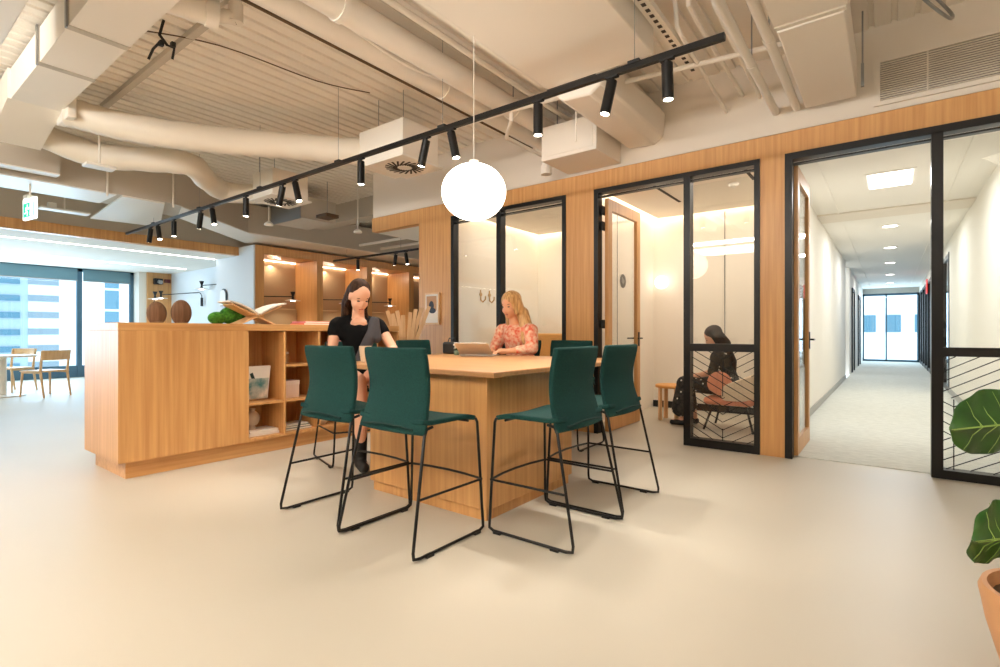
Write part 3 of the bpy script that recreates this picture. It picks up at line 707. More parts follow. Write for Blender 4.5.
# wall sconces with black cone, white disc and long arm
def sconce(x, y, z, dirx, diry, L, label, grp):
    """base at wall point, arm leads in (dirx, diry) to the shade"""
    o = thing('swing_arm_lamp', label, 'wall lamp', (x, y, z), group=grp)
    d = Vector((dirx, diry, 0)).normalized()
    MB().obox((0, 0, .0), (.05, .05, .22), Matrix.Identity(3)).build('wall_bracket', M_blackm, o)
    e = d*L
    pts = [(0, 0, .05), (.0, 0, .16)] + [(d*(.12*t)).to_tuple()[:2] + (.16+.09*math.sin(t*PI/2),) for t in (.5, 1)] + [(e.x*.5, e.y*.5, .25), (e.x, e.y, .25)]
    MB().tube(pts, .011, 8).build('arm', M_blackm, o)
    MB().lathe([(0, .36), (.055, .36), (.02, .26), (.03, .19), (0, .19)], (e.x, e.y, 0)).build('cone', M_blackm, o)
    MB().lathe([(0, .19), (.03, .19), (.16, .165), (.165, .155), (0, .16)], (e.x, e.y, 0)).build('lamp_shade', M_wht, o)
    MB().lathe([(0, .156), (.05, .156), (.05, .145), (0, .145)], (e.x, e.y, 0)).build('bulb', M_ledw, o)
for (a, b), n in zip(ny[:3], ('left', 'middle', 'right')):
    sconce(-11.3, a+.25, 1.72, .5, .55, .75, 'black and white swing arm lamp inside the %s wall niche' % n, 'lamps in the niches')
    light_spot((-10.9, a+.77, 1.86), (0, 0, -1), 10, 140)
sconce(-14.2, 5.9, 1.95, -1, -.15, 1.9, 'long armed black wall lamp with pale disc on the nook wall', 'nook wall lamps')
sconce(-13.0, 5.9, 2.1, -1, -.15, .9, 'wall lamp with pale disc on the nook wall, partly behind the timber end', 'nook wall lamps')
sconce(-16.2, 5.5, 1.9, 1, -.3, .45, 'tilted wall lamp close to the timber nook wall', 'nook wall lamps')
o = thing('arched_mirror', 'small white arched plaque on the end face of the niches', 'mirror', (-11.85, 5.38, 1.75))
arch = [(-.13, 0), (.13, 0), (.13, .22)] + [(.13*math.cos(R(a)), .22+.13*math.sin(R(a))) for a in range(15, 180, 15)] + [(-.13, .22)]
MB().prism([(-11.85+a*1.1, 1.75+b*1.1) for a, b in arch], 5.37, 5.398, 'y').build('frame', M_black, o, world=True)
MB().prism([(-11.87+a, 1.76+b) for a, b in arch], 5.362, 5.37, 'y').build('face', M_wht, o, world=True)

# framed picture on timber wall
o = thing('framed_picture', 'small framed print on the timber wall left of the first glass panel', 'picture', (-5.3, G, 1.25))
x0, x1, z0, z1 = -5.42, -5.13, 1.27, 1.73
MB().box(x0, x1, G-.03, G-.001, z0, z1).build('frame', M_beech, o, world=True, bevel=.004)
MB().box(x0+.025, x1-.025, G-.034, G-.03, z0+.025, z1-.025).build('print', M_paper, o, world=True)
mb = MB().box(x0+.045, x1-.045, G-.036, G-.034, z0+.2, z1-.05); mb.build('warm_field', mat('print_tan', srgb(196, 150, 110), .6), o, world=True)
mb = MB().ell(((x0+x1)/2, G-.037, z0+.27), (.05, .002, .07), seg=12, rings=8).ell(((x0+x1)/2+.02, G-.037, z0+.2), (.07, .002, .04), seg=12, rings=8); mb.build('dark_motif', mat('print_dark', srgb(50, 56, 70), .6), o, world=True)

# ------------------------------------------------------------------ island cabinet with open shelves
o = thing('shelving_island', 'long oak island cabinet with open shelf compartments', 'cabinet', (-5.15, 2.8, 0))
XF, XB, Y0, Y1 = -4.73, -5.58, 1.36, 4.2
MB().box(XB+.06, XF-.055, Y0+.065, Y1-.05, 0, .137).build('plinth', M_oaky, o, world=True)
MB().box(XB, XF, Y0, Y1, 1.168, 1.232).build('worktop', M_oaky, o, world=True, bevel=.003)
mb = MB().box(XB+.002, XF-.002, Y0+.002, 2.356, .137, 1.168)                       # solid section
mb.box(XB+.002, XF-.42, 2.356, Y1-.002, .137, 1.168)                                # rear half behind the shelves
mb.box(XF-.42, XF-.002, 2.356, Y1-.002, .137, .163)
cols = [2.374, 2.719, 2.74, 3.102, 3.123, 3.485, 3.506, 3.86, 3.88, 4.18]
mb.box(XF-.42, XF-.002, 2.356, 2.374, .163, 1.162)
for a, b in ((2.719, 2.74), (3.102, 3.123), (3.485, 3.506), (3.86, 3.88), (4.18, 4.198)): mb.box(XF-.42, XF-.002, a, b, .163, 1.162)
mb.build('carcass', M_oak, o, world=True)
mb = MB()
for a, b, zs in ((2.374, 2.719, (.49,)), (2.74, 3.102, (.49, .834)), (3.123, 3.485, (.49, .834)), (3.506, 3.86, (.6,)), (3.88, 4.18, (.49, .834))):
    for z in zs: MB().box(XF-.42, XF-.004, a+.0005, b-.0005, z-.02, z).build('shelf', M_oaky, o, world=True)

# things in the compartments
b = thing('art_book', 'white picture book with a teal floral cover leaning in the upper left shelf compartment', 'book', (-4.9, 2.5, .492))
m3 = Matrix.Rotation(R(10), 3, 'Y')
MB().obox((-4.90, 2.52, .665), (.022, .27, .33), m3).build('cover', M_paper, b, world=True)
MB().obox((-4.888, 2.515, .61), (.003, .25, .2), m3).build('cover_print', M_cover, b, world=True)
MB().obox((-4.884, 2.5, .69), (.002, .03, .16), Matrix.Rotation(R(10), 3, 'Y') @ Matrix.Rotation(R(25), 3, 'X')).ell((-4.884, 2.53, .7), (.003, .03, .02)).ell((-4.886, 2.48, .68), (.003, .022, .018)).ell((-4.886, 2.52, .65), (.003, .03, .013)).build('cover_motif', mat('dark_teal', srgb(36, 60, 58), .6), b, world=True)
def stack(x, y, z, specs, grp, fmt):
    for k, (w, d, h, m, lb, rz) in enumerate(specs):
        b = thing('book', lb, 'book', (x, y, z), R(rz), group=grp)
        MB().box(-d/2, d/2, -w/2, w/2, 0, h).build('cover', m, b, bevel=.002)
        MB().box(-d/2+.004, d/2+.0005, -w/2+.004, w/2+.0005, .004, h-.004).build('pages', M_paper, b)
        z += h + .0005
M_gryc = mat('grey_cover', srgb(150, 150, 140), .6); M_grnc = mat('green_cover', srgb(96, 112, 92), .6)
stack(-4.92, 2.56, .1635, [(.3, .24, .028, M_paper, 'thick white book at the bottom of the stack under the round vase', 0), (.29, .22, .02, M_paper, 'white book at the top of the stack under the round vase', 3)], 'books under the beige vase', '')
v = thing('round_vase', 'beige disc shaped vase standing on the white books in the shelf', 'vase', (-4.92, 2.5, .213))
MB().ell((0, 0, .105), (.035, .075, .075)).cyl((0, 0, 0), (0, 0, .04), .035, .025).build('body', M_ceram, v); MB().cyl((0, 0, .17), (0, 0, .205), .022, .03).build('neck', M_ceram, v)
stack(-4.93, 2.92, .1635, [(.3, .24, .022, M_gryc, 'grey book at the bottom of the flat stack in the second column', 0), (.28, .22, .02, M_grnc, 'green book lying in the middle of the second column stack', -3), (.25, .2, .014, M_paper, 'pale book on top of the second column stack', 4)], 'books in the second column', '')
b = thing('storage_box', 'small pinkish white box in the middle compartment of the second column', 'box', (-4.92, 2.87, .4905))
MB().box(-.08, .08, -.1, .08, 0, .17).build('body', mat('pale_pink', srgb(230, 206, 190), .7), b, bevel=.004); MB().box(-.083, .083, -.103, .083, .13, .175).build('lid', mat('pale_pink2', srgb(236, 214, 200), .7), b, bevel=.003)
v = thing('glass_jar', 'small clear glass jar in the top compartment of the second column', 'jar', (-4.9, 2.84, .8345))
MB().lathe([(0, .002), (.035, .002), (.038, .05), (.025, .08), (.028, .1), (.024, .1), (.021, .08), (.034, .05), (.03, .006), (0, .006)]).build('body', M_glass, v); MB().cyl((0, 0, .1), (0, 0, .12), .024).build('stopper', M_ceram, v)
v = thing('white_bowl', 'round white bowl in the bottom compartment of the third column', 'bowl', (-4.9, 3.24, .1635))
MB().lathe([(0, 0), (.04, 0), (.085, .04), (.095, .08), (.085, .12), (.075, .13), (.07, .125), (.082, .08), (.07, .04), (0, .012)]).build('body', M_wht, v); MB().cyl((0, 0, .0), (0, 0, .006), .05).build('foot', M_wht, v)
v = thing('small_plant', 'tiny green plant in a dark pot in the top of the third column', 'plant', (-4.88, 3.2, .8345))
MB().lathe([(0, 0), (.04, 0), (.055, .09), (.048, .09), (.04, .08), (0, .08)]).build('pot', M_blackm, v)
mb = MB()
for k in range(9):
    a = k*2.4; mb.ell((.04*math.cos(a), .04*math.sin(a), .13+.012*(k % 3)), (.035, .014, .007), Matrix.Rotation(a, 3, 'Z') @ Matrix.Rotation(R(-25), 3, 'Y'), seg=8, rings=6)
mb.build('leaves', M_leaf, v)
b = thing('patterned_card', 'pink patterned card standing beside the small plant on the shelf', 'card', (-4.82, 3.36, .8345))
MB().obox((0, 0, .13), (.012, .19, .26), Matrix.Rotation(R(6), 3, 'Y')).build('board', M_pinkb, b); MB().obox((.008, 0, .13), (.002, .17, .05), Matrix.Rotation(R(6), 3, 'Y')).ell((.012, .02, .1), (.003, .05, .04)).build('pattern', M_paper, b)

# things on the worktop
ZT = 1.2325
for y, w, h, lb in ((1.75, .16, .185, 'smaller brown carved oval leaf sculpture standing on the island, left one'), (1.945, .175, .21, 'larger brown carved oval leaf sculpture standing on the island, right one')):
    b = thing('carved_sculpture', lb, 'sculpture', (-5.1, y, ZT), group='carved leaf sculptures')
    MB().ell((0, 0, h*.47), (.028, w/2, h*.56)).build('carved_disc', M_walnut, b)
    MB().ell((0, 0, .008), (.05, .05, .01)).build('foot', M_walnut, b)
b = thing('moss_ball_cluster', 'bright green moss lobes sitting on the island behind the wooden book stand', 'ornament', (-5.2, 2.40, ZT))
for i, (y, z, ry, rz) in enumerate(((-.1, .05, .085, .062), (.03, .08, .11, .088), (.1, .06, .07, .06))):
    MB().ell((0, y, z+.01), (.07, ry, rz)).build('moss_lobe', M_moss, b)
b = thing('book_stand', 'X shaped pale wooden book stand on the island', 'book stand', (-5.02, 2.56, ZT))
for s in (-1, 1):
    MB().obox((0, s*.015, .085), (.2, .5, .014), Matrix.Rotation(R(s*24), 3, 'X')).build('wing', M_beech, b)
b = thing('open_book', 'open book with white pages lying on the wooden stand', 'book', (-5.02, 2.56, ZT+.1))
for s in (-1, 1):
    g = [[(xx, s*(.01+.27*t), .0 + .115*t + .018*math.sin(t*PI)) for t in (0, .15, .35, .6, .8, 1)] for xx in (-.13, .13)]
    MB().sheet(g, .014).build('pages', M_paper, b)
stack(-5.0, 3.2, ZT, [(.36, .26, .02, M_orb, 'coral book lying at the bottom of the stack on the island', 0), (.33, .24, .018, M_pinkb, 'pink book lying on top of the coral book on the island', 2)], 'books on the island top', '')

# vessel with pale slats behind the table
v = thing('slat_vessel', 'tall vessel holding a fan of pale wooden slats behind the table', 'vase', (-5.12, 4.68, 0))
MB().lathe([(0, 0), (.14, 0), (.17, .3), (.15, .7), (.12, .88), (.11, .88), (.13, .7), (.15, .3), (.12, .03), (0, .03)]).build('body', M_ceram, v)
dR = Vector((.796, .605, 0))
for k, (s, L) in enumerate(((-.26, .78), (-.19, .74), (-.13, .78), (-.05, .72), (.05, .76), (.12, .8), (.2, .82), (.3, .84))):
    tip = Vector((0, 0, .68)) + dR*s*1.0 + Vector((0, 0, L*.98)) ; base = Vector((0, 0, .55)) + dR*(-s*.22) + Vector((.04*((k % 3)-1), .0, 0))
    d = (tip-base); zz = d.normalized(); xx = Vector((-.605, .796, 0)); xx = (xx - xx.dot(zz)*zz).normalized(); yy = zz.cross(xx); q = Matrix((xx, yy, zz)).transposed()
    MB().obox((base+tip)/2, (.012, .05, d.length), q).build('slat', M_beech, v)

# ------------------------------------------------------------------ high table
T = thing('high_table', 'large pale oak high table with a boxy pedestal', 'table', (-2.8, 3.3, 0))
top = [(-1.83, 2.35), (-1.83, 4.30), (-3.95, 4.30), (-3.86, 3.75), (-3.34, 2.35)]
mb = MB().prism(top, .885, .92); mb.build('tabletop', M_oakx, T, world=True, bevel=.006)
MB().box(-3.04, -1.94, 2.42, 3.46, .07, .885).build('pedestal', M_oak, T, world=True, bevel=.004)
MB().box(-3.02, -1.96, 2.44, 3.44, 0, .07).build('plinth', M_oak, T, world=True)
MB().box(-3.7, -3.4, 3.9, 4.15, 0, .885).build('support_leg', M_oak, T, world=True)

# ------------------------------------------------------------------ bar stools (origin on the floor, seat faces +Y)
def make_stool():
    s = thing('bar_stool', '', 'stool')
    W = .305; zf = .012; r = .0085
    # seat
    g = []
    for i in range(9):
        y = -.2 + .43*i/8; row = []
        for j in range(7):
            x = -.262 + .524*j/6
            z = .672 - .012*math.cos(PI*x/.262*.5)*1.0 - (.02*max(0, (i-6)/2)**2) + (.012 if i == 0 else 0)
            row.append((x, y, z))
        g.append(row)
    MB().sheet(g, .03).build('seat', M_teal, s, bevel=.008, subsurf=1)
    # backrest: waisted shell with S curve
    g = []
    for i in range(13):
        t = i/12; z = .61 + .46*t
        half = .266 - .016*t - .018*math.sin(PI*min(1, t*1.1))**1.2
        y = -.185 + .045*math.sin(PI*min(1, t*1.02))**1.2 + .02*t
        if t > .85: half -= .006*((t-.85)/.15)
        row = []
        for j in range(9):
            u = -1 + 2*j/8; row.append((half*u, y - .03*(1-u*u), z - .0*abs(u)))
        g.append(row)
    bk = MB().sheet(g, .034).build('backrest', M_teal, s, bevel=.01, subsurf=1)
    pts = [(-.20, -.218, .640), (-.1, -.236, .654), (0, -.242, .659), (.1, -.236, .654), (.20, -.218, .640)]
    MB().tube(pts, .006, 6).build('back_seam', mat('teal_dark', srgb(8, 44, 42), .9) if 'teal_dark' not in MATS else MATS['teal_dark'], bk)
    for sx in (-1, 1):
        xb = sx*W
        MB().tube([(sx*.25, .21, .655), (sx*.262, .225, .648), (sx*.27, .228, .63), (xb-.004*sx, .242, .06), (xb, .24, .025), (xb, .21, zf), (xb, -.265, zf), (xb, -.306, .02), (xb-.002*sx, -.308, .05), (sx*.262, -.19, .61), (sx*.252, -.165, .64), (sx*.25, -.12, .648)], r, 8).build('leg', M_black, s)
        MB().box(xb-.014, xb+.014, -.225, -.175, 0, .014).build('glide', M_blackm, s); MB().box(xb-.014, xb+.014, .155, .205, 0, .014).build('glide', M_blackm, s)
        MB().tube([(sx*.297, .236, .30), (sx*.291, -.248, .30)], .007, 8).build('side_rail', M_black, s)
    MB().tube([(-.297, .236, .30), (-.15, .262, .30), (0, .27, .30), (.15, .262, .30), (.297, .236, .30)], .0075, 8).build('footrest', M_black, s)
    for yy in (-.16, .16): MB().tube([(-.26, yy, .645), (.26, yy, .645)], .008, 6).build('cross_bar', M_black, s)
    return s
st = make_stool()
stools = [(-2.19, 2.075, 0, 'teal high stool in front of the table, nearest to the table corner and fully visible'),
          (-2.815, 2.08, 0, 'teal high stool left of the frontmost one, before the woman in black'),
          (-1.605, 2.63, 90, 'teal high stool at the right side of the table, nearer one'),
          (-1.615, 3.27, 90, 'teal high stool at the right side of the table, farther one'),
          (-4.08, 3.98, -90, 'teal high stool at the left end of the table, only its backrest top showing'),
          (-2.69, 4.62, 180, 'teal high stool on the far side of the table, behind the nearer right stool'),
          (-3.88, 2.95, -107, 'teal high stool the woman in black sits on'),
          (-3.33, 4.64, 178, 'teal high stool the blond woman sits on')]
for k, (x, y, rz, lb) in enumerate(stools):
    o = st if k == 0 else copy_tree(st)
    o.location = (x, y, 0); o.rotation_euler = (0, 0, R(rz)); o['label'] = lb; o['group'] = 'high stools around the table'

# things on the table
ZB = .9205
c = thing('coffee_cup', 'beige cup on the table in front of the woman in black', 'cup', (-3.30, 2.58, ZB))
MB().lathe([(0, 0), (.034, 0), (.046, .1), (.047, .125), (.042, .125), (.03, .01), (0, .01)]).build('body', M_ceram, c); MB().tube([(.04, 0, .1), (.07, 0, .09), (.068, 0, .05), (.04, 0, .03)], .006, 6).build('handle', M_ceram, c)
c = thing('milk_jug', 'small white cup next to the beige cup', 'cup', (-3.2, 2.68, ZB))
MB().lathe([(0, 0), (.026, 0), (.032, .06), (.028, .085), (.024, .085), (.022, .01), (0, .01)]).build('body', M_wht, c); MB().tube([(.028, 0, .07), (.05, 0, .06), (.03, 0, .03)], .005, 6).build('handle', M_wht, c)
L = thing('laptop', 'grey laptop open in front of the blond woman, lid towards the viewer', 'laptop', (-3.28, 3.98, ZB), R(202))
MB().box(-.17, .17, -.12, .12, 0, .014).build('base', M_alu, L, bevel=.004); MB().obox((0, .205, .075), (.34, .008, .22), Matrix.Rotation(R(-58), 3, 'X')).build('lid', M_alu, L, bevel=.003)
MB().box(-.15, .15, -.02, .09, .014, .016).build('keyboard', M_blackm, L)
MB().obox((0, .202, .080), (.32, .002, .2), Matrix.Rotation(R(-58), 3, 'X')).build('screen', M_blackm, L)
b = thing('dark_bag', 'small black bag at the far left corner of the table', 'bag', (-3.8, 4.13, ZB))
MB().box(-.09, .09, -.06, .06, 0, .13).build('body', M_blackm, b, bevel=.02); MB().tube([(-.06, 0, .12), (-.04, 0, .17), (.04, 0, .17), (.06, 0, .12)], .006, 6).build('strap', M_blackm, b)
f = thing('flower_posy', 'tiny posy of white flowers beside the laptop', 'flowers', (-3.55, 3.93, ZB))
MB().lathe([(0, 0), (.025, 0), (.03, .03), (.02, .05), (.016, .05), (.02, .01), (0, .01)]).build('pot', M_grnc, f)
mb = MB()
for k in range(12): a = k*2.4; mb.ell((.035*math.cos(a)*(.4+.05*k), .035*math.sin(a)*(.4+.05*k), .07+.012*(k % 4)), (.012, .012, .009), seg=8, rings=5)
mb.build('blossoms', M_wht, f)
mb = MB()
for k in range(6): a = k*1.1; mb.cyl((0, 0, .04), (.03*math.cos(a), .03*math.sin(a), .08), .002, seg=5)
mb.build('stems', M_leaf, f)

# ------------------------------------------------------------------ people
def fused(name, m, parent, caps, ells=(), vox=.012, smooth=3, tris=None):
    """one continuous surface grown over tapered limbs (p0, r0, p1, r1) and ellipsoids (c, r, matrix)"""
    mb = MB()
    for p0, r0, p1, r1 in caps:
        p0, p1 = Vector(p0), Vector(p1)
        mb.tube([p0, p1], [r0, r1], 14); mb.ell(p0, (r0,)*3, seg=14, rings=9); mb.ell(p1, (r1,)*3, seg=14, rings=9)
    for e in ells: mb.ell(e[0], e[1], e[2] if len(e) > 2 else None, seg=18, rings=12)
    o = mb.build(name, m, parent)
    a = o.modifiers.new('fuse', 'REMESH'); a.mode = 'VOXEL'; a.voxel_size = vox; a.use_smooth_shade = True
    if smooth: b = o.modifiers.new('soft', 'SMOOTH'); b.iterations = smooth; b.factor = .5
    dg = bpy.context.evaluated_depsgraph_get(); ev = o.evaluated_get(dg)
    me = bpy.data.meshes.new_from_object(ev); me.name = name
    for p in me.polygons: p.use_smooth = True
    if not me.materials: me.materials.append(m)
    o.modifiers.clear(); o.data = me; return o

def hand(pos, fwd, up, side, s=1.0):
    """palm, four curled fingers and a thumb as capsules; side=+1 puts the thumb on +cross side"""
    f = Vector(fwd).normalized(); u = Vector(up).normalized(); w = f.cross(u).normalized()*side; p = Vector(pos); out = []
    out.append((p, .026*s, p+f*.06*s, .03*s))
    for k, L in enumerate((.062, .072, .066, .05)):
        b = p + f*.075*s + w*(.028-.018*k)*s; m_ = b + f*L*.55*s - u*.006*s; e = m_ + f*L*.45*s - u*.02*s
        out += [(b, .0095*s, m_, .009*s), (m_, .009*s, e, .0075*s)]
    b = p + w*.028*s + f*.015*s; m_ = b + w*.022*s + f*.03*s; out += [(b, .012*s, m_, .0105*s), (m_, .0105*s, m_ + f*.028*s - u*.006*s, .009*s)]
    return out
def headparts(c, yaw, pitch, s):
    """matrix of a head frame: x forward, z up"""
    M = Matrix.Rotation(yaw, 3, 'Z') @ Matrix.Rotation(pitch, 3, 'Y')
    c = Vector(c)
    P = lambda x, y, z: c + M @ (Vector((x, y, z))*s)
    ells = [(P(-.012, 0, .03), (.092*s, .074*s, .092*s), M), (P(.022, 0, -.03), (.066*s, .06*s, .075*s), M), (P(.05, 0, -.083), (.028*s, .028*s, .022*s), M),
            (P(.084, 0, -.018), (.012*s, .010*s, .024*s), M), (P(.088, 0, -.033), (.011*s, .013*s, .009*s), M)]
    for y in (-1, 1):
        ells += [(P(-.005, y*.074, -.005), (.018*s, .008*s, .03*s), M), (P(.055, y*.033, -.03), (.024*s, .022*s, .024*s), M), (P(.060, y*.026, .027), (.016*s, .02*s, .008*s), M)]
    return M, P, ells
def face(parent, P, M, s, browm):
    for y in (-1, 1):
        MB().ell(P(.072, y*.031, .004), (.007*s, .013*s, .0045*s), M, seg=10, rings=6).build('eye', M_iris, parent)
        MB().ell(P(.071, y*.031, .027), (.004*s, .019*s, .003*s), M, seg=10, rings=6).build('eyebrow', M_brow, parent)
    MB().ell(P(.080, 0, -.062), (.007*s, .019*s, .005*s), M, seg=10, rings=6).build('mouth', M_lip, parent)

def person(name, label, loc, yaw):
    o = thing(name, label, 'person', loc, yaw); return o
# local frame of every person: x forward, y to their left, z up; origin at floor under the neck
# --- woman in black, at the left end
p = person('person', 'person with long brown hair in a black t-shirt, looking down at the table', (-3.77, 2.87, 0), R(-30))
s = 1.12
M, P, he = headparts((.08, 0, 1.465), R(14), R(34), s*1.04)
body = [((-.1, .09, .76), .13, (-.1, -.09, .76), .13), ((-.08, 0, .8), .14, (-.06, 0, .98), .115), ((-.06, 0, .98), .115, (-.02, 0, 1.16), .125),
        ((-.03, .1, 1.17), .085, (-.03, -.1, 1.17), .085), ((-.03, .165, 1.228), .056, (-.03, -.165, 1.228), .056), ((-.02, 0, 1.22), .06, (.02, 0, 1.36), .052), ((.02, 0, 1.36), .05, (.045, 0, 1.42), .05), ((.058, .035, 1.24), .036, (.058, -.035, 1.24), .036)]
arms = [((-.03, -.185, 1.22), .052, (-.01, -.225, .99), .042), ((-.01, -.225, .99), .042, (.22, -.2, .965), .03),
        ((-.03, .185, 1.22), .052, (.1, .295, 1.0), .042), ((.1, .295, 1.0), .042, (.34, .22, .965), .03)]
legs = [((-.08, .09, .765), .095, (.32, .11, .755), .07), ((.32, .11, .755), .068, (.30, .13, .42), .06), ((.30, .13, .42), .06, (.28, .12, .16), .04), ((.28, .12, .16), .04, (.28, .12, .09), .045), ((.28, .12, .07), .042, (.40, .13, .06), .035),
        ((-.08, -.09, .765), .095, (.33, -.04, .745), .07), ((.33, -.04, .745), .068, (.33, -.02, .42), .06), ((.33, -.02, .42), .06, (.30, -.02, .16), .04), ((.30, -.02, .16), .04, (.30, -.02, .09), .045), ((.30, -.02, .07), .042, (.42, -.0, .06), .035)]
hands = hand((.24, -.195, .965), (.9, .2, -.05), (0, 0, 1), -1, 1.1) + hand((.36, .215, .965), (.9, -.3, -.05), (0, 0, 1), 1, 1.1)
fused('body', M_skin, p, body+arms+legs+hands, he, .009, 2)
face(p, P, M, s, M_brown)
fused('hair', M_brown, p, [(P(-.06, -.04, .03), .05, P(-.085, -.05, -.12), .045), (P(-.06, .04, .03), .05, P(-.085, .04, -.12), .045), (P(-.085, -.05, -.1), .045, (-.10, -.10, 1.24), .042), ((-.10, -.10, 1.24), .042, (-.11, -.13, 1.12), .026),
      ((-.06, .04, 1.38), .05, (-.12, .05, 1.15), .04), ((-.07, 0, 1.4), .06, (-.12, 0, 1.16), .05), (P(.005, .07, .0), .016, P(-.005, .074, -.12), .016), (P(-.005, .074, -.12), .016, (-.01, .1, 1.22), .014), (P(-.01, -.07, .0), .016, P(-.03, -.074, -.1), .02)],
      [(P(-.028, 0, .05), (.096*s, .083*s, .084*s), M)], .009, 2)
fused('t_shirt', M_tee, p, [((-.1, .08, .82), .142, (-.1, -.08, .82), .142), ((-.08, 0, .85), .15, (-.06, 0, .99), .13), ((-.06, 0, .99), .13, (-.025, 0, 1.15), .137), ((-.035, .1, 1.16), .095, (-.035, -.1, 1.16), .095),
      ((-.035, .165, 1.226), .068, (-.035, -.165, 1.226), .068), ((-.03, -.185, 1.218), .063, (-.024, -.2, 1.16), .061), ((-.03, .185, 1.218), .063, (.005, .215, 1.16), .061), ((-.035, .165, 1.23), .058, (-.05, .06, 1.27), .045), ((-.035, -.165, 1.23), .058, (-.05, -.06, 1.27), .045)], (), .01, 3)
fused('cardigan_drape', M_cardi, p, [((.02, .13, 1.262), .035, (.085, .08, 1.1), .05), ((.085, .08, 1.1), .05, (.09, .02, .92), .06), ((.02, .15, 1.255), .035, (.07, .15, 1.1), .045)], (), .01, 3)
fused('shorts', M_tee, p, [((-.1, .08, .78), .142, (-.1, -.08, .78), .142), ((-.08, .09, .77), .11, (.08, .10, .765), .098), ((-.08, -.09, .77), .11, (.08, -.07, .765), .098)], (), .012, 3)
for y, x in ((.12, .28), (-.02, .30)):
    fused('boot', M_blackm, p, [((x, y, .30), .058, (x, y, .1), .052), ((x, y, .065), .052, (x+.13, y+.01, .052), .045)], (), .01, 2)
MB().tube([P(0, 0, 0)*0 + Vector((-.066, -.225, 1.06)), (-.06, -.25, 1.075), (-.03, -.263, 1.06), (0, -.262, 1.04)], .004, 6).build('tattoo', M_tat, p)

# --- blond woman, far side
p = person('person', 'person with long blond hair in a coral floral blouse, seated behind a laptop', (-3.2, 4.46, 0), R(-98))
s = 1.2
M, P, he = headparts((.055, 0, 1.44), R(6), R(16), s)
body = [((-.1, .09, .76), .13, (-.1, -.09, .76), .13), ((-.08, 0, .8), .14, (-.06, 0, .98), .115), ((-.06, 0, .98), .115, (-.02, 0, 1.12), .12),
        ((-.03, .19, 1.19), .055, (-.03, -.19, 1.19), .055), ((-.02, 0, 1.18), .06, (.02, 0, 1.32), .05)]
arms = [((-.03, -.21, 1.17), .055, (.02, -.27, .98), .043), ((.02, -.27, .98), .042, (.2, -.14, .965), .03), ((-.03, .21, 1.17), .055, (.02, .27, .98), .043), ((.02, .27, .98), .042, (.24, .14, .965), .03)]
legs = [((-.08, .09, .765), .09, (.28, .1, .75), .07), ((.28, .1, .75), .065, (.25, .1, .3), .045), ((.25, .1, .3), .045, (.25, .1, .09), .04), ((.25, .1, .06), .038, (.36, .1, .05), .034),
        ((-.08, -.09, .765), .09, (.28, -.1, .75), .07), ((.28, -.1, .75), .065, (.25, -.1, .3), .045), ((.25, -.1, .3), .045, (.25, -.1, .09), .04), ((.25, -.1, .06), .038, (.36, -.1, .05), .034)]
hands = hand((.21, -.135, .962), (.9, .4, 0), (0, 0, 1), -1, 1.1) + hand((.25, .135, .962), (.9, -.4, 0), (0, 0, 1), 1, 1.1)
fused('body', M_skin2, p, body+arms+legs+hands, he, .010, 2)
face(p, P, M, s, M_blond)
fused('hair', M_blond, p, [((-.04, .08, 1.36), .07, (-.06, .16, 1.14), .06), ((-.06, .16, 1.14), .055, (-.0, .17, 1.04), .035), (P(-.02, .07, .03), .045, P(-.03, .085, -.1), .05), (P(-.03, .085, -.1), .05, (-.02, .13, 1.16), .05), ((-.02, .13, 1.16), .05, (.02, .16, 1.07), .03), (P(-.07, 0, .0), .07, P(-.08, 0, -.14), .075),
      (P(-.03, -.07, .03), .04, P(-.04, -.075, -.12), .04), (P(-.04, -.075, -.12), .04, (-.03, -.1, 1.17), .035), ((-.06, 0, 1.34), .08, (-.1, .02, 1.12), .08), (P(.03, .055, .06), .02, P(.035, .075, -.06), .022)],
      [(P(-.025, 0, .045), (.1*s, .088*s, .085*s), M)], .01, 2)
fused('blouse', M_floral, p, [((-.1, .08, .8), .142, (-.1, -.08, .8), .142), ((-.08, 0, .85), .15, (-.06, 0, .99), .135), ((-.06, 0, .99), .135, (-.02, 0, 1.12), .137), ((-.035, .17, 1.185), .068, (-.035, -.17, 1.185), .068),
      ((-.03, -.21, 1.17), .078, (.02, -.27, .99), .066), ((.02, -.27, .985), .062, (.13, -.19, .975), .045), ((-.03, .21, 1.17), .078, (.02, .27, .99), .066), ((.02, .27, .985), .062, (.15, .2, .975), .045)], (), .011, 2)
fused('trousers', M_tee, p, [((-.1, .08, .78), .138, (-.1, -.08, .78), .138), ((-.08, .09, .77), .1, (.28, .1, .755), .078), ((-.08, -.09, .77), .1, (.28, -.1, .755), .078), ((.28, .1, .74), .075, (.25, .1, .16), .055), ((.28, -.1, .74), .075, (.25, -.1, .16), .055)], (), .014, 2)

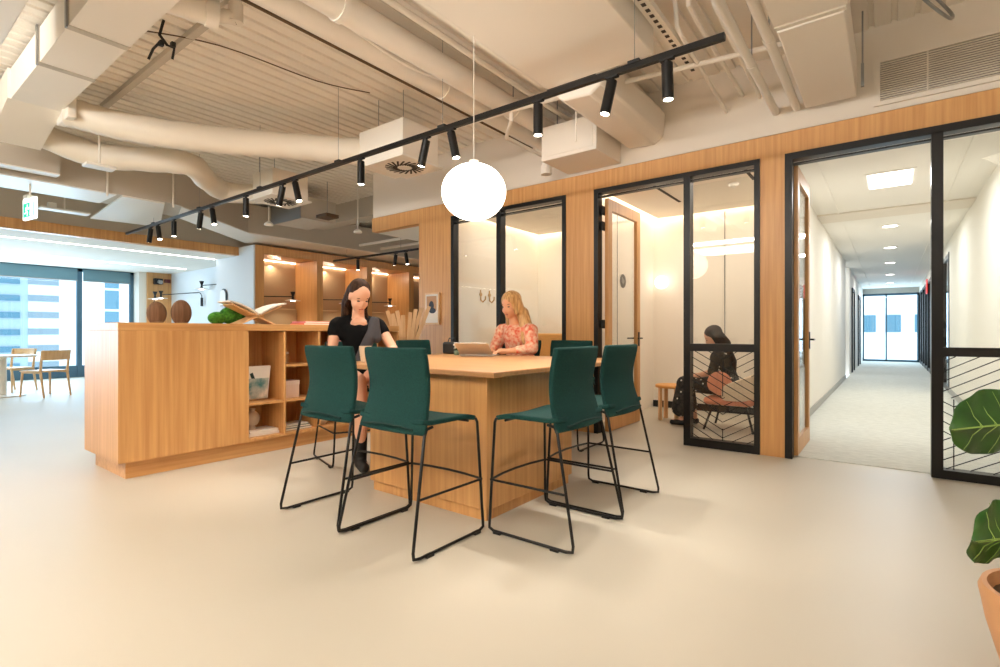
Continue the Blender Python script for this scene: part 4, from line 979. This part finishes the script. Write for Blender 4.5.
# --- seated woman in the meeting room
p = person('person', 'person with dark hair in a black floral dress, sitting behind the patterned glass', (-1.63, 6.6, 0), R(188))
s = 1.08
M, P, he = headparts((.1, 0, 1.09), R(10), R(28), s)
body = [((-.06, .08, .50), .125, (-.06, -.08, .50), .125), ((-.05, 0, .54), .13, (-.02, 0, .72), .11), ((-.02, 0, .72), .11, (.02, 0, .84), .115), ((.02, .17, .89), .052, (.02, -.17, .89), .052), ((.02, 0, .88), .055, (.06, 0, 1.0), .046)]
arms = [((.02, -.19, .88), .05, (.08, -.24, .68), .04), ((.08, -.24, .68), .04, (.27, -.1, .62), .028), ((.02, .19, .88), .05, (.08, .24, .68), .04), ((.08, .24, .68), .04, (.28, .1, .62), .028)]
legs = [((-.04, .08, .5), .09, (.42, .1, .53), .068), ((.42, .1, .53), .062, (.46, .1, .25), .05), ((.46, .1, .25), .05, (.44, .1, .08), .036), ((.44, .1, .05), .036, (.56, .1, .04), .03),
        ((-.04, -.08, .5), .09, (.42, -.08, .53), .068), ((.42, -.08, .53), .062, (.36, -.08, .25), .05), ((.36, -.08, .25), .05, (.32, -.08, .08), .036), ((.32, -.08, .05), .036, (.44, -.08, .04), .03)]
fused('body', M_skin, p, body+arms+legs+hand((.28, -.1, .62), (.9, .3, -.1), (0, 0, 1), -1)+hand((.29, .1, .62), (.9, -.3, -.1), (0, 0, 1), 1), he, .011, 2)
face(p, P, M, s, M_dhair)
fused('hair', M_dhair, p, [(P(-.05, 0, .02), .075, P(-.08, 0, -.12), .07), ((-.0, 0, 1.02), .08, (-.1, 0, .8), .07), ((-.1, 0, .8), .07, (-.12, 0, .66), .045), (P(-.01, .065, .03), .03, P(-.02, .07, -.12), .035), (P(-.01, -.065, .03), .03, P(-.02, -.07, -.12), .035)],
      [(P(-.03, 0, .05), (.1*s, .088*s, .086*s), M)], .011, 3)
dr = fused('dress', M_bfloral, p, [((-.07, .08, .5), .14, (-.07, -.08, .5), .14), ((-.06, 0, .55), .145, (-.02, 0, .72), .125), ((-.02, 0, .72), .125, (.01, 0, .83), .13), ((.015, .16, .885), .063, (.015, -.16, .885), .063),
      ((.02, -.19, .88), .065, (.08, -.24, .69), .055), ((.02, .19, .88), .065, (.08, .24, .69), .055), ((-.04, .08, .5), .11, (.42, .1, .52), .095), ((-.04, -.08, .5), .11, (.42, -.08, .52), .095), ((.42, .1, .5), .09, (.46, .12, .22), .11), ((.42, -.08, .5), .09, (.40, -.09, .22), .11), ((.44, 0, .45), .1, (.45, 0, .22), .12)], (), .014, 2)
mb = MB(); rnd = random.Random(3)
for k in range(130):
    v = dr.data.vertices[rnd.randrange(len(dr.data.vertices))]
    mb.ell(v.co + v.normal*.001, (.011, .011, .004), v.normal.to_track_quat('Z', 'X').to_matrix(), seg=7, rings=4)
o = mb.build('flower_print', M_paper, dr); o['kind'] = 'stuff'
for y, x in ((.1, .44), (-.08, .32)): fused('shoe', M_blackm, p, [((x-.01, y, .045), .042, (x+.12, y, .035), .034)], (), .01, 2)

# chair under her
c = thing('lounge_chair', 'salmon and cream shell armchair on black legs in the meeting room', 'armchair', (-1.5, 6.6, 0))
g = []
for i in range(11):
    a = R(-100 + 200*i/10); g.append([(.33*math.cos(a)*(1+.05*k), .32*math.sin(a)*(1+.05*k), .36+.36*k*(.55+.45*math.cos(a))) for k in (0, .33, .66, 1)])
MB().sheet(g, .05).build('shell', M_cream, c, subsurf=1)
MB().box(-.28, .26, -.27, .27, .3, .39).build('seat', M_salmon, c, bevel=.04)
for sx in (-1, 1):
    for sy in (-1, 1): MB().cyl((sx*.18, sy*.18, .3), (sx*.27, sy*.26, 0), .013, seg=8).build('leg', M_blackm, c)
MB().ell((-.08, -.3, .56), (.14, .04, .14)).build('arm_pad', M_salmon, c)
# wooden stool
c = thing('wooden_stool', 'round topped light wooden stool in the meeting room', 'stool', (-2.3, 6.75, 0))
MB().lathe([(0, .43), (.19, .43), (.2, .44), (.2, .46), (.19, .47), (0, .47)]).build('seat', M_amber, c)
for k in range(4):
    a = PI/4 + k*PI/2; MB().obox((.15*math.cos(a), .15*math.sin(a), .215), (.04, .05, .43), Matrix.Rotation(a, 3, 'Z')).build('leg', M_beech, c, bevel=.006)
# meeting room: globe lamp plus a globe added for a reflection, banquette and hooks in the other
for x, y, z, r, lb in ((-2.78, 7.73, 1.92, .1, 'small glowing globe wall lamp seen through the open meeting room door'), (-1.05, 7.7, 1.25, .075, 'small glowing globe standing in for a reflection, low by the corridor partition')):
    o = thing('glowing_wall_globe', lb, 'wall lamp', (x, y, z), group='globe wall lamps')
    MB().ell((0, 0, 0), (r, r, r)).build('lamp_shade', M_globe2, o); MB().cyl((0, r*.9, 0), (0, 7.85-y, 0), .015).build('wall_bracket', M_brass, o)
o = thing('banquette', 'tan upholstered banquette with a high back in the left glazed room', 'sofa', (-4.4, 7.3, 0))
MB().box(-4.95, -3.95, 7.25, 7.4, .1, 1.14).build('backrest', M_tan, o, world=True, bevel=.03); MB().box(-4.95, -3.95, 6.7, 7.25, .1, .45).build('seat', M_tan, o, world=True, bevel=.03)
MB().box(-4.9, -4.0, 6.75, 7.35, 0, .1).build('plinth', M_oak, o, world=True)
for k, y in enumerate((6.2, 6.42)):
    o = thing('coat_hook', 'brass wall hook in the left glazed room, ' + ('nearer the glass', 'further from the glass')[k], 'hook', (-5.1, y, 1.7), group='brass hooks')
    MB().tube([(.0, 0, .12), (.01, 0, -.04), (.05, 0, -.07), (.1, 0, -.03), (.1, 0, .02)], .012, 8).build('hook_arm', M_brass, o); MB().cyl((0, 0, .05), (.012, 0, .05), .03).build('rose', M_brass, o)

# ------------------------------------------------------------------ cafe table and chairs at the side window
c = thing('cafe_table', 'round white cafe table with a pedestal near the side window', 'table', (-12.78, 1.93, 0))
MB().lathe([(0, .715), (.46, .715), (.48, .73), (.48, .745), (0, .75)], seg=40).build('tabletop', M_wht, c); MB().cyl((0, 0, .02), (0, 0, .715), .06).build('pedestal', M_wht, c); MB().lathe([(0, 0), (.32, 0), (.32, .015), (0, .03)]).build('base', M_wht, c)
def make_chair():
    s = thing('cafe_chair', '', 'chair')
    MB().box(-.23, .23, -.21, .23, .43, .46).build('seat', M_beech, s, bevel=.012)
    for sx in (-1, 1):
        MB().tube([(sx*.2, .2, .44), (sx*.22, .22, 0)], [.018, .013], 10).build('leg', M_beech, s)
        MB().tube([(sx*.2, -.28, 0), (sx*.2, -.2, .44), (sx*.205, -.24, .8)], [.014, .02, .015], 10).build('leg', M_beech, s)
        MB().tube([(sx*.2, -.2, .42), (sx*.2, .2, .42)], .012, 8).build('side_rail', M_beech, s)
    g = [[(-.22+.44*j/6, -.23-.02*(i)*.5-.03*(1-(j/3-1)**2), .64+.085*i) for j in range(7)] for i in range(3)]
    MB().sheet(g, .018).build('backrest', M_beech, s, bevel=.004)
    return s
ch = make_chair()
for k, (x, y, rz, lb) in enumerate(((-12.26, 2.42, 112, 'light wood cafe chair nearer the island, at the right of the cafe table'), (-13.7, 2.2, -143, 'light wood cafe chair behind the cafe table, nearer the window'))):
    o = ch if k == 0 else copy_tree(ch)
    o.location = (x, y, 0); o.rotation_euler = (0, 0, R(rz)); o.scale = (1.1, 1.1, 1.03); o['label'] = lb; o['group'] = 'cafe chairs'

# ------------------------------------------------------------------ fiddle leaf fig at the right
F0 = Vector((.12, 2.10, 0))
cam_yaw = math.atan2(390, 512.7)
def cw(px, py, d):
    a = (px-500)/512.7; f = Vector((-math.sin(cam_yaw), math.cos(cam_yaw), 0)); r = Vector((math.cos(cam_yaw), math.sin(cam_yaw), 0))
    return f*d + r*(a*d) + Vector((0, 0, 1.15 + (332.8-py)/512.7*d))
pc = cw(1081, 620, 1.5); pc.z = 0
pl = thing('fiddle_leaf_fig', 'fiddle leaf fig with large glossy green leaves at the right edge', 'plant', (pc.x, pc.y, 0))
def leaf(c, ln, wd, yaw, pitch, roll):
    g = []; n = 14; mt = Matrix.Rotation(yaw, 3, 'Z') @ Matrix.Rotation(pitch, 3, 'Y') @ Matrix.Rotation(roll, 3, 'X')
    def pt(t, u):
        half = max(.0008, wd*.5*(max(0, math.sin(PI*t))**.5)*(.72+.42*t))
        z = .03*ln*math.sin(PI*t) + .10*half*abs(u)**1.5*2 + .012*math.sin(t*22)*u*u - .015*math.exp(-(u*8)**2)
        return Vector(c) + mt @ Vector((ln*(t-.5) + .07*ln*(1-u*u)*t*t, half*u, z))
    for i in range(n+1): g.append([pt((1-math.cos(PI*i/n))/2, -1+2*j/10) for j in range(11)])
    o = MB().sheet(g, .003).build('leaf', M_leaf, pl, world=True, subsurf=1)
    for sg in (1, -1):
        mb = MB(); off = mt @ Vector((0, 0, .003*sg))
        mb.tube([pt(i/n, 0)+off for i in range(n+1)], [.0028*(1-.7*i/n) for i in range(n+1)], 5)
        for k in range(2, 12, 2):
            for u in (-1, 1): mb.tube([pt(min(.99, k/n + .13*q), u*q*.92)+off for q in (0, .33, .66, 1)], [.0015, .0012, .0009, .0006], 4)
        mb.build('veins', M_vein, o); vv = bpy.data.objects[-1] if False else None
    return o
# veins are built in world space under the leaf
_b = MB.build
def build2(s, name, m, parent=None, world=False, **k):
    return _b(s, name, m, parent, world=(world or name == 'veins'), **k)
MB.build = build2
cy = cam_yaw
leaf(cw(1004, 424, 1.5), .32, .215, cy+R(186), R(3), R(84))
leaf(cw(1006, 537, 1.46), .25, .215, cy+R(196), R(-4), R(80))
leaf(cw(1110, 380, 1.45), .28, .2, cy+R(20), R(-20), R(40))
leaf(cw(1080, 470, 1.65), .28, .2, cy+R(100), R(-20), R(20))
leaf(cw(1090, 300, 1.55), .26, .18, cy+R(60), R(-35), R(20))
q = pc
MB().tube([(q.x, q.y, .3), (q.x+.02, q.y+.01, .8), (q.x, q.y+.02, 1.3)], [.016, .013, .008], 8).build('stem', M_stem, pl, world=True)
for a, b in ((cw(1008, 424, 1.5), .85), (cw(1040, 545, 1.48), .6), (cw(1095, 380, 1.45), .95), (cw(1080, 470, 1.65), .75), (cw(1085, 300, 1.55), 1.2)):
    MB().tube([(q.x+.01, q.y+.01, b), a], [.006, .004], 6).build('petiole', M_leaf, pl, world=True)
pt_ = thing('plant_pot', 'round tan pot at the right edge holding the fig', 'pot', (pc.x, pc.y, 0))
MB().lathe([(0, .02), (.13, .02), (.17, .12), (.205, .25), (.215, .31), (.222, .345), (.215, .365), (.2, .365), (.195, .34), (.19, .32), (0, .32)], seg=40).build('body', M_pot, pt_)
MB().lathe([(0, .0), (.12, .0), (.12, .02), (0, .02)]).build('foot', M_pot, pt_)
MB().lathe([(0, .33), (.19, .328), (.19, .322), (0, .322)]).build('soil', M_stem, pt_)

# ------------------------------------------------------------------ light
w = bpy.data.worlds.new('sky'); bpy.context.scene.world = w; w.use_nodes = True
bg = w.node_tree.nodes['Background']; bg.inputs[0].default_value = (.78, .90, 1.0, 1); bg.inputs[1].default_value = 2.6
DAY = (.52, .77, 1)
area((-16.7, -.5, 1.5), (1, 0, 0), 9, 2.4, 300, DAY)
area((0, 25.5, 1.5), (0, -1, 0), 1.6, 2.3, 40, DAY)
# added office and nook fill; corridor and niche lamps follow their fittings
area((-1.9, 6.7, 2.88), (0, 0, -1), 1.5, 1.5, 13, (1, .93, .84))  # office fill, added without a fitting
area((-4.1, 6.6, 2.88), (0, 0, -1), 1.6, 1.6, 14, (1, .93, .84))
area((0, 7.45, 2.89), (0, 0, -1), .4, .7, 26, (.94, .99, 1))
for y in pos: area((0, y, 2.9), (0, 0, -1), .5, .5, 22, (.94, .99, 1))
for y in (-3, 0, 3): area((-13.4, y, 2.78), (0, 0, -1), 2.4, 1.2, 5, (.84, .93, 1))  # added nook fill between the LED strips
for a, b in ny[:3]: area((-11.2, (a+b)/2, 2.78), (.3, 0, -1), .1, b-a-.1, 16, (1, .86, .66))
# added fill: unseen bar and lamps behind and beside the viewpoint
WARM = (1, .93, .83)
ln = thing('added_fill_bar', 'unseen bar added behind the viewpoint to carry fill lamps', 'ceiling light', (-3, -1.5, 3.1))
MB().box(-6.5, .5, -1.56, -1.44, 3.1, 3.16).build('housing', M_black, ln, world=True)
area((-3, -1.5, 3.05), (0, 0, -1), 6, .5, 14, WARM)
area((-3, -1.62, 3.08), (0, 1, -.3), 6, .3, 75, WARM)  # added wash that brightens the timber wall and other fronts
area((-3, -1.5, 3.2), (0, .35, 1), 6, .5, 330, (1, .98, .95))  # added uplight that brightens the deck
area((1.8, 1.5, 3.3), (-.2, .2, -1), 1.2, 1.2, 14, WARM)  # added fill lamp out of view, no fitting
light_spot((PX, PY, PZ-.23), (0, 0, -1), 20, 170, (1, .9, .76), .2)

# ------------------------------------------------------------------ camera
cd = bpy.data.cameras.new('camera'); cam = bpy.data.objects.new('camera', cd); C.objects.link(cam)
cd.sensor_width = 36; cd.lens = 36*512.7/1000; cd.shift_y = -(333.5-332.8)/1000; cd.clip_start = .05; cd.clip_end = 400
cam.location = (0, 0, 1.15); cam.rotation_euler = (PI/2, 0, cam_yaw)
sc = bpy.context.scene; sc.camera = cam
sc.view_settings.view_transform = 'Standard'; sc.view_settings.look = 'None'; sc.view_settings.gamma = 1; sc.view_settings.use_curve_mapping = False
sc.view_settings.exposure = .32
sc.cycles.max_bounces = 9; sc.cycles.diffuse_bounces = 6; sc.cycles.glossy_bounces = 4; sc.cycles.transparent_max_bounces = 16; sc.cycles.transmission_bounces = 4
sc.cycles.use_denoising = True; sc.cycles.sample_clamp_indirect = 6; sc.cycles.caustics_reflective = False; sc.cycles.caustics_refractive = False
